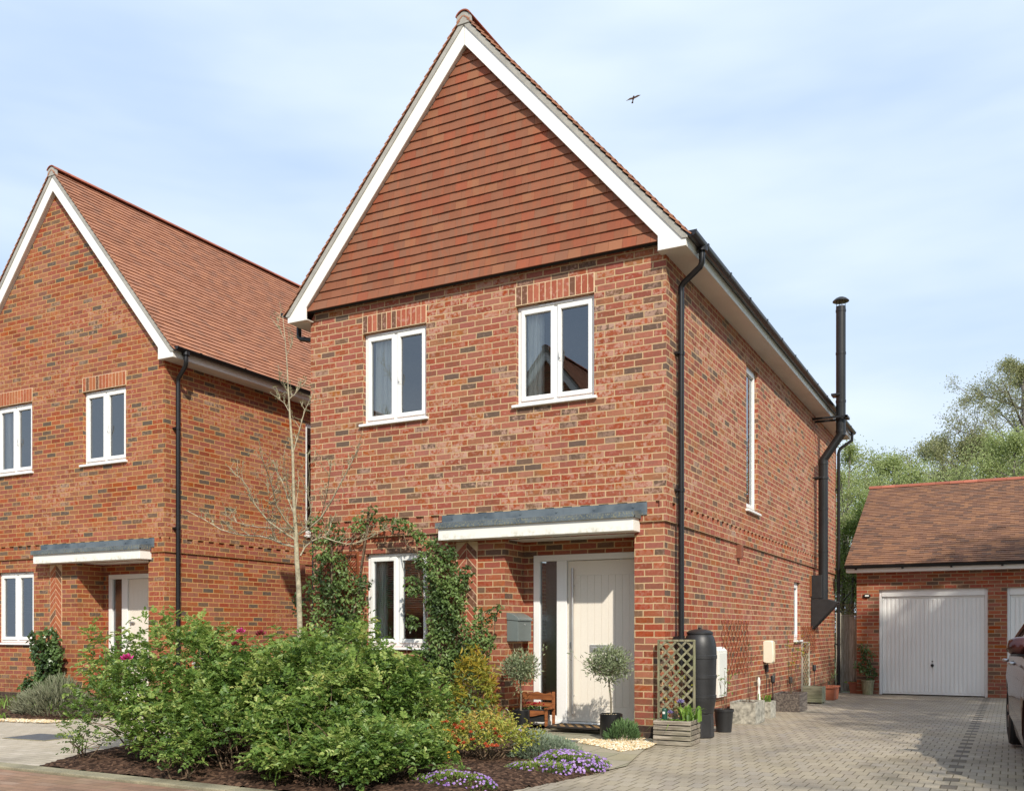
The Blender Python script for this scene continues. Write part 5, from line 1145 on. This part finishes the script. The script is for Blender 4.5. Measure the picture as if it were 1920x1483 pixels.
# ---------------------------------------------------------------- things along the side wall
def planter(name, loc, sx, sy, h, mat, label, rz=0, slats=0, feet=False, soil=True, taper=0, rim=False, cat='planter', ends_mat=None):
    T = thing(name, loc, label, cat, rz=rz); mb = MB()
    if slats:
        g = h/slats
        for i in range(slats):
            z0, z1 = i*g+.006, (i+1)*g-.006; mb.box(-sx/2, sx/2, -sy/2, -sy/2+.018, z0, z1); mb.box(-sx/2, sx/2, sy/2-.018, sy/2, z0, z1); mb.box(-sx/2, -sx/2+.018, -sy/2+.0185, sy/2-.0185, z0, z1); mb.box(sx/2-.018, sx/2, -sy/2+.0185, sy/2-.0185, z0, z1)
        mb.build('slats', M[mat], T, bevel=.003)
        pm = MB()
        for a in (-1, 1):
            for b_ in (-1, 1): pm.box(a*(sx/2-.02)-.015*1, a*(sx/2-.02)+.015, b_*(sy/2-.034)-.0145, b_*(sy/2-.034)+.0145, 0, h-.004) if a < 0 or True else None
        pm.build('corner_posts', M[mat], T)
        MB().box(-sx/2+.02, sx/2-.02, -sy/2+.02, sy/2-.02, .01, h-.03).build('liner', M['black_matt'], T)
    else:
        z0 = .03 if feet else 0; tp = 1-taper
        V = []
        for (zz, k, w__) in ((z0, tp, 0), (h, 1, 0), (h, 1, -.025), (h-.035, 1, -.025)):
            for a, b_ in ((-1, -1), (1, -1), (1, 1), (-1, 1)): V.append((a*(sx/2*k+w__), b_*(sy/2*k+w__), zz))
        mb._add(V, [(3, 2, 1, 0)]+[(l*4+i, l*4+(i+1) % 4, l*4+4+(i+1) % 4, l*4+4+i) for l in range(3) for i in range(4)])
        o = mb.build('box', M[mat], T, bevel=.004 if not rim else .006)
        if rim:
            rm = MB(); q = .015
            rm.box(-sx/2-q, sx/2+q, -sy/2-q, -sy/2+.012, h-.02, h+.012); rm.box(-sx/2-q, sx/2+q, sy/2-.012, sy/2+q, h-.02, h+.012); rm.box(-sx/2-q, -sx/2+.012, -sy/2+.0125, sy/2-.0125, h-.02, h+.012); rm.box(sx/2-.012, sx/2+q, -sy/2+.0125, sy/2-.0125, h-.02, h+.012); rm.build('rim', M[mat], T, bevel=.006)
        if feet:
            fb = MB()
            for a in (-1, 1):
                for b_ in (-1, 1): fb.box(a*sx*.38-.03, a*sx*.38+.03, b_*sy*.3-.03, b_*sy*.3+.03, 0, .031)
            fb.build('feet', M[mat], T)
    s = MB(); k = 10; V = [(-sx/2*.93+sx*.93*i/k, -sy/2*.88+sy*.88*j/k, h-.025+random.uniform(-.008, .008)) for j in range(k+1) for i in range(k+1)]
    s._add(V, [(j*(k+1)+i, j*(k+1)+i+1, (j+1)*(k+1)+i+1, (j+1)*(k+1)+i) for j in range(k) for i in range(k)]); s.build('soil', M['soil'], T)
    return T
planter('wooden_planter', (.225, -.26, 0), .40, .40, .265, 'wood_grey', 'square slatted weathered wood planter at the corner of the house', slats=5, rz=R(2))
T = thing('lattice_trellis', (-.035, -.075, .0), 'pale framed diamond lattice standing up from the corner planter', 'trellis')
mb = MB(); w_, z0, z1 = .385, .20, 1.08
for i in range(-9, 6):
    for s_ in (1, -1):
        x0 = i*.115; lo = max(0, -x0); hi = min(z1-z0, w_-x0)
        if hi-lo < .04: continue
        p0, p1 = (x0+lo, lo), (x0+hi, hi)
        if s_ < 0: p0, p1 = (w_-p0[0], p0[1]), (w_-p1[0], p1[1])
        y_ = -.006 if s_ > 0 else .004; a = Vector((p0[0], 0, p0[1]+z0)); b_ = Vector((p1[0], 0, p1[1]+z0)); dd = (b_-a).normalized(); nn = Vector((-dd.z, 0, dd.x))*.011
        q = [a-nn, b_-nn, b_+nn, a+nn]
        q = [(v.x, v.z) for v in q]; mb.prism(q if True else q[::-1], y_-.004, y_+.004)
mb.build('lattice', M['wood_post'], T)
fr_ = MB(); fr_.box(-.018, .004, -.014, .014, .04, z1); fr_.box(w_-.004, w_+.018, -.014, .014, .04, z1); fr_.box(-.018, w_+.018, -.0142, .0142, z1, z1+.022); fr_.build('frame', M['wood_post'], T, bevel=.003)
tuft('iris', (.33, -.22, .24), 30, .30, .16, .026, 'leaf_grass', 'broad green blades and arching leaves in the corner planter', 'iris', seed=25, rx=.05, ry=.05, arch=.5)
tuft('spider_plant', (.20, -.33, .24), 34, .10, .24, .012, 'leaf_grass', 'thin yellow-green leaves spilling over the front of the corner planter', 'trailing plant', seed=26, rx=.07, ry=.04, arch=1.9)
T = climber('twining_plant', (.17, -.10, 0), [(0, 0, .45, .13), (-.08, 0, .6, .08), (.1, 0, .62, .10), (.05, 0, .75, .06)], 'sparse twining plant climbing the corner lattice', 'leaf_yellow', 34, .03, 27, [(wob((0, 0, .25), (.1, 0, .75), seed=3), [.003]*9), (wob((0, 0, .25), (-.1, 0, .62), seed=4), [.003]*9)])
T = thing('green_bottle', (.075, -.22, .2), 'dark green bottle-shaped feeder standing in the corner planter', 'bottle'); b = MB(); b.lathe([(0, 0), (.028, 0), (.03, .02), (.03, .15), (.026, .165), (.02, .17), (0, .17)], n=14); auto_smooth(b.build('body', plain('dark_green_plastic', lin('#1f4a3c'), .4), T)); MB().box(-.012, .014, -.033, -.028, .11, .135).build('tag', M['white_box'], T)
T = thing('lilac_iris', (.245, -.20, .24), 'single lilac iris bloom in the corner planter', 'flower'); b = MB(); b.tube([(0, 0, 0), (0, 0, .20)], .004, 6); b.build('stem', M['leaf_grass'], T, uv=False); rose(T, (0, 0, .20), 'fl_lilac', .045); rose(T, (-.12, .02, .08), 'fl_lilac', .035)
# slim water butt on its stand
T = thing('water_butt', (.245, .50, 0), 'slim ribbed black water butt on a stand beside the downpipe', 'water butt')
b = MB(); s8 = []
for i in range(8):
    a = i*math.pi/4+math.pi/8; s8.append((.165*math.cos(a), .165*math.sin(a)))
V = [(x, y, 0) for x, y in s8]+[(x*.92, y*.92, .27) for x, y in s8]; b._add(V, [tuple(range(7, -1, -1)), tuple(range(8, 16))]+[(i, (i+1) % 8, (i+1) % 8+8, i+8) for i in range(8)]); b.build('stand', M['black_matt'], T, bevel=.008)
b = MB(); b.lathe([(0, .262), (.14, .262), (.155, .275), (.175, .40), (.180, .42), (.180, .44), (.186, .445), (.186, .475), (.178, .48), (.184, .66), (.190, .665), (.190, .70), (.183, .705), (.186, .88), (.192, .885), (.192, .92), (.187, .925), (.186, 1.0), (.178, 1.06), (.160, 1.12), (.140, 1.155), (.135, 1.16), (0, 1.16)], n=40)
bo = auto_smooth(b.build('barrel', M['black_matt'], T), 30)
MB().box(-.09, -.02, -.188, -.176, .855, .868).build('slot', M['black'], bo)
b = MB(); b.lathe([(.142, 1.155), (.148, 1.16), (.148, 1.18), (.12, 1.20), (.05, 1.215), (0, 1.217)], n=36); b.lathe([(.0, 1.235), (.02, 1.235), (.02, 1.21)], n=10); auto_smooth(b.build('lid', M['black_matt'], T), 30)
b = MB(); b.tube([(-.02, -.16, .52), (-.02, -.21, .52)], .016, 10); b.tube([(-.02, -.205, .54), (-.02, -.215, .48)], .010, 8); b.build('tap', M['black'], T)
b = MB(); b.tube([(-.155, -.18, 1.07), (-.12, -.14, 1.08), (-.09, -.12, 1.05)], .018, 8); b.build('filler_hose', M['black'], T); b = MB(); b.tube([(-.157, -.19, 1.02), (-.157, -.19, 1.11)], .052, 14); b.tube([(-.157, -.19, .80), (-.157, -.19, 1.02)], .034, 14); auto_smooth(b.build('rain_diverter', M['black'], T))
def nursery_pot(loc, r, h, mat, label, cat='plant pot'):
    T = thing('plant_pot', loc, label, cat); b = MB(); b.lathe([(r*.74, 0), (r*.78, .005), (r*.97, h-.03), (r*1.04, h-.03), (r*1.04, h), (r*.97, h+.002), (r*.93, h-.03), (0, h-.03)], n=28); auto_smooth(b.build('pot', M[mat], T), 30); return T
def twiggy(parent, z, h, n, leafm, seed, spread=.12, leaf=.03, nl=20, rad=.004, y=0):
    r_ = np.random.default_rng(seed); ps, rs, tp = [], [], []
    for i in range(n):
        a = np.array([r_.normal()*.02, r_.normal()*.03+y, z]); e = a+np.array([abs(r_.normal()*spread)*.6, r_.normal()*spread, h*r_.uniform(.7, 1.05)]); m_ = (a+e)/2+r_.normal(size=3)*spread*.35
        q = [(1-s)**2*a+2*s*(1-s)*m_+s*s*e for s in np.linspace(0, 1, 7)]; ps.append(q); rs.append([rad*(1-.6*s) for s in np.linspace(0, 1, 7)]); tp += q[3:]
        for _ in range(2): f = q[4]+np.array([r_.normal()*.05, r_.normal()*.08, .12]); ps.append([q[4], f]); rs.append([.0025, .0012]); tp.append(f)
    stems('stems', parent, M['stem'], ps, rs, 5); P = np.array(tp)[r_.integers(0, len(tp), nl)]+r_.normal(size=(nl, 3))*.025
    foliage('leaves', parent, M[leafm], P, rdir(nl), rdir(nl)+np.array([0, 0, 1.]), leaf*r_.uniform(.6, 1.2, nl), leaf*.45, r_.random(nl))
T = nursery_pot((.31, 1.27, -.015), .115, .275, 'black_matt', 'tall black plant pot with a few bare twigs beside the water butt'); twiggy(T, .25, .52, 4, 'leaf_grass', 31, leaf=.04, nl=26)
T = planter('stone_trough', (.23, 2.74, -.033), .34, .52, .29, 'stone_pale', 'largest pale stone-effect trough, foot of the willow trellis'); twiggy(T, .26, 1.0, 3, 'leaf_dark', 32, spread=.10, nl=14)
T = planter('stone_trough', (.22, 3.72, -.045), .27, .34, .235, 'stone_pale', 'small pale stone-effect planter just behind the big pale trough'); tuft('bulb_leaves', (.22, 3.72, .18), 16, .2, .08, .018, 'leaf_grass', 'green bulb leaves with a pale bud in the small stone planter', 'bulbs', seed=33, rx=.06, ry=.06)
T = planter('dark_trough', (.28, 5.28, -.064), .40, .62, .285, 'stone_dark', 'dark wood-effect trough below the cream wall box'); twiggy(T, .24, .95, 4, 'leaf_yellow', 34, spread=.16, nl=60, leaf=.05, rad=.006, y=.0)
T = planter('pale_planter', (.27, 7.35, -.089), .33, .36, .30, 'wood_pale', 'pale greenish box planter raised on feet, left of the terracotta trough', feet=True)
T = planter('terracotta_trough', (.33, 8.62, -.10), .26, .55, .24, 'terracotta', 'terracotta trough against the house wall by the rear downpipe', rim=True, taper=.15); twiggy(T, .2, .30, 5, 'leaf_dark', 35, spread=.08, nl=40, leaf=.035)
T = planter('terracotta_trough', (.48, 11.22, -.137), .36, .20, .23, 'terracotta', 'terracotta trough at the foot of the fence by the garage', rim=True, taper=.15); 
tuft('strawberry_plant', (.48, 11.22, .08), 40, .10, .10, .03, 'leaf_rose', 'low green plant in the trough by the fence', 'plant', seed=36, rx=.12, ry=.04, arch=.8)
T = nursery_pot((.72, 10.84, -.132), .13, .30, 'wood_post', 'greenish pot standing against the garage wall')
climber('potted_climber', (.68, 10.86, -.13), [(0, 0, .55, .16), (.02, 0, .8, .15), (-.05, 0, .95, .10), (.1, 0, .42, .14), (-.16, 0, .62, .08)], 'dark leafy shrub growing up the garage brickwork beside the door', 'leaf_ivy', 150, .06, 38, [(wob((0, 0, .25), (0, 0, .95), seed=21), [.007]*9)], cat='shrub')
# meter cabinet, cream wall box, trellises
T = thing('meter_cabinet', (.0, 1.95, .34), 'white meter cabinet on the side wall behind the water butt', 'meter cabinet')
b = MB(); b._add([(0, 0, 0), (.055, 0, 0), (.055, .41, 0), (0, .41, 0), (0, 0, .65), (.055, 0, .60), (.055, .41, .60), (0, .41, .65)], BF.tolist()); b.build('cabinet', M['white_box'], T, bevel=.006)
MB().box(.0555, .062, .025, .385, .03, .57).build('door', M['white_box'], T, bevel=.004)
T = thing('wall_box', (.0, 4.62, .70), 'cream plastic box on the side wall with a cable hanging below', 'wall box')
b = MB(); b.prism([(.0, .02), (.05, -.0), (.13, .0), (.15, .03), (.155, .17), (.145, .32), (.12, .345), (.04, .345), (.0, .33)], 0, .16); auto_smooth(b.build('housing', M['cream_box'], T, bevel=.01), 30)
MB().box(.02, .17, .055, .065, .02, .33).build('seam', plain('cream_seam', lin('#c8bfa4'), .6), T); b = MB(); b.tube([(.09, .161, .06), (.10, .24, .09), (.09, .25, .20), (.07, .18, .24)], .016, 8); b.build('hose_clip', M['cream_box'], T)
b = MB(); b.tube([(.05, .08, .01), (.045, .08, -.15), (.03, .075, -.45), (.03, .08, -.74)], .007, 6); b.box(.0, .05, .12, .17, -.14, -.03); b.build('cable', M['black_matt'], T)
def willow(loc, w, z, seed, label, nx, nz):
    T = thing('willow_trellis', loc, label, 'trellis', group='willow trellises on the side wall'); mb = MB(); r_ = np.random.default_rng(seed); dx, dz = w/nx, z/nz
    for s_ in (1, -1):
        for i in range(-nz, nx+nz):
            pts = []
            for j in range(nz*1+1):
                yy = (i*dx+s_*j*dx*.5) if s_ > 0 else ((i+nz*.5)*dx-j*dx*.5); 
                if -.01 <= yy <= w+.01: pts.append((.022+s_*.006+r_.normal()*.002, yy+r_.normal()*.004, j*dz+r_.normal()*.004))
            if len(pts) > 1: mb.tube(pts, .0048, 5)
    mb.build('rods', M['willow'], T, uv=False); return T
willow((.0, 2.24, .60), 1.42, .74, 41, 'wide brown willow lattice on the wall above the big pale trough', 8, 8)
willow((.0, 7.56, .78), 1.35, .50, 43, 'smaller brown willow lattice beyond the lower slit window', 8, 7)
T = thing('lattice_strip', (.012, 7.6, .02), 'narrow silvered diagonal lattice strip below the smaller willow trellis', 'trellis'); mb = MB()
for i in range(-3, 10):
    z_ = i*.10
    for s_ in (1, -1):
        a = (.0+.006*s_, 0 if s_ > 0 else .62, z_); b_ = (.0+.006*s_, .62 if s_ > 0 else 0, z_+.30)
        a = (a[0], a[1], max(a[2], 0)); b_ = (b_[0], b_[1], min(b_[2], .95)); 
        if b_[2] > a[2]: mb.tube([a, b_], .007, 4)
mb.build('slats', M['wood_post'], T, uv=False); fr_ = MB(); fr_.box(-.01, .018, -.02, 0, 0, .97); fr_.box(-.01, .018, .62, .64, 0, .97); fr_.box(-.01, .018, 0, .62, .95, .97); fr_.build('frame', M['wood_fence'], T)
def stake(loc, h, label):
    T = thing('garden_light', loc, label, 'garden light', group='black stake lights along the side wall'); b = MB(); b.tube([(0, 0, 0), (0, 0, h-.1)], .009, 6); b.build('stake', M['black_matt'], T)
    b = MB(); b.lathe([(.0, h-.13), (.02, h-.12), (.035, h-.10), (.035, h-.02), (.03, h-.005), (0, h)], n=12); auto_smooth(b.build('lamp_head', M['black_matt'], T))
stake((.07, 4.98, -.06), .56, 'nearest black stake light, in front of the dark trough'); stake((.06, 6.35, -.076), .50, 'black stake light behind the dark trough'); stake((.10, 8.3, -.1), .66, 'farthest black stake light, under the flue hood')
T = thing('bottle_ornament', (.05, 4.14, -.05), 'slim white ornament standing against the wall behind the small stone planter', 'ornament'); b = MB(); b.lathe([(.0, .0), (.02, .0), (.026, .10), (.028, .22), (.020, .34), (.012, .40), (.012, .42), (.022, .44), (.024, .50), (.014, .55), (0, .56)], n=18); auto_smooth(b.build('body', M['white_box'], T))
T = thing('plant_label', (.06, 8.05, .18), 'little white tag hanging on the wall below the flue hood', 'tag'); b = MB(); b.box(0, .006, 0, .05, 0, .14); b.build('tag', M['white_box'], T)

# ---------------------------------------------------------------- parked car (nose towards the road)
def car():
    T = thing('parked_car', (4.27, .02, .0), 'dark red parked car at the right edge of the picture', 'car', rz=R(3.0))
    red, t = newmat('dark_red_paint'); nn = t.noise(t.n('ShaderNodeTexCoord').outputs['Object'], 400, 1)
    finish(red, t, t.mix(nn, (.045, .009, .008), (.070, .014, .011)), .22, spec=.6, metal=.35, extra={'Coat Weight': .35, 'Coat Roughness': .05})
    M['car'] = red; M['car_glass'] = plain('car_glass', (.012, .014, .016), .05, .02); M['tyre'] = plain('tyre_rubber', (.014, .014, .014), .8, .15, 20); M['alloy'] = plain('alloy', (.45, .45, .46), .3, .05, 4, metal=.9)
    L = 2.18; hw = .895
    # body sections: y, half-width scale, sill z, belt z, roof-line z is the separate cabin
    sec = [(-L, .62, .36, .60), (-L+.10, .84, .26, .72), (-L+.35, .95, .22, .84), (-1.35, 1, .20, .93), (-.9, 1, .19, .98), (-.4, 1, .19, 1.0), (.4, 1, .19, 1.02), (1.2, 1, .20, 1.04), (1.7, .98, .22, 1.05), (L-.15, .92, .28, 1.04), (L, .80, .36, .95)]
    wheels = [(-1.30, .345), (1.36, .345)]
    V = []; n = 14; F = []
    ys = sorted(set([s[0] for s in sec]+[w[0]+.40*math.sin(a) for w in wheels for a in np.linspace(-1.571, 1.571, 13)]))
    sy = [s[0] for s in sec]
    for y in ys:
        k, zs, zb_ = (np.interp(y, sy, [s[i] for s in sec]) for i in (1, 2, 3)); arch = zs
        for wy, wr in wheels:
            if abs(y-wy) < .40: arch = max(arch, wr+math.sqrt(max(0, .40**2-(y-wy)**2))*1.0)
        ring = []
        for s_ in (1, -1):
            pr = [(.0, zb_+.025), (.5, zb_+.02), (.80, zb_+.005), (.90, zb_-.03), (.955, zb_-.09), (.985, zb_-.22), (1.0, (zb_+zs)/2+.08), (.995, max((zb_+zs)/2-.05, arch+.02)), (.985, max(zs+.14, arch)), (.95, arch)]
            q = [(s_*hw*k*a, y, z) for a, z in pr]; ring.append(q)
        V.append(ring[0][::-1]+ring[1][1:])
    m_ = len(V[0]); A = np.array(V).reshape(-1, 3); ny = len(V)
    F = [(i*m_+j, i*m_+j+1, (i+1)*m_+j+1, (i+1)*m_+j) for i in range(ny-1) for j in range(m_-1)]; F += [tuple(range(m_)), tuple((ny-1)*m_+j for j in range(m_-1, -1, -1))]
    auto_smooth(npmesh('body', A, F, M['car'], T), 45)
    cab = [(-1.05, .99, .80, .0), (-.35, 1.36, .70, 1), (.05, 1.45, .66, 1), (.9, 1.45, .65, 1), (1.55, 1.36, .66, 1), (2.02, 1.03, .78, 0)]
    V = []; 
    for y, z, k, _ in cab:
        zb_ = np.interp(y, sy, [s[3] for s in sec])
        V.append([(hw*.93, y, zb_-.03), (hw*(.93*.35+k*.65*1.07), y, zb_+(z-zb_)*.55), (hw*k, y, z-.05), (hw*k*.85, y, z-.005), (0, y, z+.015), (-hw*k*.85, y, z-.005), (-hw*k, y, z-.05), (-hw*(.93*.35+k*.65*1.07), y, zb_+(z-zb_)*.55), (-hw*.93, y, zb_-.03)])
    A = np.array(V).reshape(-1, 3); m_ = 9; F = [(i*m_+j, i*m_+j+1, (i+1)*m_+j+1, (i+1)*m_+j) for i in range(5) for j in range(8)]; F = [f[::-1] for f in F]
    mi = []
    for i in range(5):
        for j in range(8): mi.append(1 if (j in (0, 1, 6, 7) or i in (0, 4)) and not (j in (2, 5) and i not in (0, 4)) else 0)
    F += [tuple(range(m_)), tuple(5*m_+j for j in range(m_-1, -1, -1))]; mi += [1, 1]
    o = npmesh('cabin', A, F, [M['car'], M['car_glass']], T, mi=mi); auto_smooth(o, 40)
    pil = MB()
    for s_ in (1, -1):
        for y, yt in ((.30, .28), (-1.02, -.36), (1.98, 1.5)):
            pil.tube([(s_*hw*.935, y, .98), (s_*hw*.80, (y+yt)/2, 1.2), (s_*hw*.67, yt, 1.41)], .03, 6)
    pil.build('pillars', M['car'], T, smooth=True)
    for s_ in (1, -1):
        for wy, wr in wheels:
            w = MB(); x0 = s_*(hw-.21); x1 = s_*(hw-.012); prof = [(.19, 0), (.22, .0), (.32, .02), (.338, .05), (.338, .15), (.32, .18), (.22, .195), (.205, .18), (.19, .15)]
            w.lathe(prof, n=32); wo = w.build('tyre', M['tyre'], T); wo.rotation_euler = (0, s_*R(90), 0); wo.location = (x0, wy, .338); auto_smooth(wo, 30); wo.name = 'wheel'
            rm = MB(); rm.lathe([(.0, .15), (.05, .155), (.06, .14), (.19, .13), (.215, .17), (.222, .18), (.2, .1), (0, .08)], n=30)
            for i in range(5):
                a = i*2*math.pi/5; rm.tube([(.04*math.cos(a), .04*math.sin(a), .16), (.20*math.cos(a), .20*math.sin(a), .165)], [.03, .022], 6)
            ro = rm.build('rim', M['alloy'], wo); auto_smooth(ro, 30)
        for y in (-.10, .98):
            h = MB(); h.tube([(s_*(hw+.0), y-.09, .90), (s_*(hw+.035), y-.07, .90), (s_*(hw+.035), y+.07, .90), (s_*(hw+.0), y+.09, .90)], .014, 8); h.build('door_handle', M['alloy'], T, smooth=True)
        mr = MB(); mr.tube([(s_*(hw*.90), -.58, .985), (s_*(hw-.05), -.585, .995)], .030, 8); mr.build('mirror_arm', M['black_matt'], T)
        mo = MB(); mo.lathe([(0, -.11), (.055, -.10), (.082, -.05), (.088, 0), (.082, .05), (.055, .10), (0, .11)], n=18, sy=.85); q = mo.build('mirror', M['car'], T, smooth=True); q.rotation_euler = (0, R(90), 0); q.location = (s_*(hw-.03), -.60, 1.06)
        lw = MB(); lw.box(s_*(hw-.03)-.085, s_*(hw-.03)+.085, -.65, -.56, .978, .998); lw.build('mirror_base', M['black_matt'], q).matrix_parent_inverse = Matrix.LocRotScale(q.location, q.rotation_euler, None).inverted()
        hl = MB(); hl.lathe([(0, .0), (.12, .0), (.11, .04), (0, .07)], n=18, sy=.6); q = hl.build('headlight', M['glass'], T); q.rotation_euler = (R(90), 0, s_*R(25)); q.location = (s_*.62, -2.06, .64)
        tl = MB(); tl.box(s_*.60-.1, s_*.60+.1, 2.10, 2.18, .78, .90); tl.build('tail_light', plain('tail_red', (.3, .01, .01), .2), T, bevel=.01)
    b = MB(); b.box(-hw*.82, hw*.82, -1.9, 1.9, .17, .40); b.build('underbody', M['black_matt'], T)
    for z, y in ((.42, -2.19), (.55, 2.19)): MB().box(-.26, .26, min(y, y*1.004), max(y, y*1.004), z, z+.11).build('number_plate_blank', M['white_box'], T)
car()
# bird
T = thing('bird', (-1.49, 3.0, 8.90), 'small dark bird gliding in the sky right of the gable', 'bird', rz=R(28)); 
b = MB(); b.tube([(.0, -.13, 0), (0, -.09, .008), (0, -.02, .012), (0, .06, .006), (0, .14, 0)], [.006, .018, .026, .016, .004], 8); b.build('body', plain('bird_brown', (.12, .09, .08), .8), T, smooth=True)
W_ = MB()
T.scale = (.62, .62, .62)
for s_ in (1, -1):
    q = [(0, -.05, .012), (s_*.09, -.075, .012+s_*.035), (s_*.17, -.02, .01+s_*.07), (s_*.10, .0, .010+s_*.035), (0, .03, .012)]
    W_._add([(x, y, z+.003) for x, y, z in q]+[(x, y, z-.003) for x, y, z in q], [(0, 1, 2, 3, 4), (9, 8, 7, 6, 5)]+[(i, (i+1) % 5, (i+1) % 5+5, i+5) for i in range(5)])
W_.build('wings', plain('bird_wing', (.22, .20, .19), .8), T); MB().prism([(-.02, 0), (.02, 0), (.02, .004), (-.02, .004)], .12, .19).build('tail', plain('bird_tail', (.05, .04, .035), .8), T)
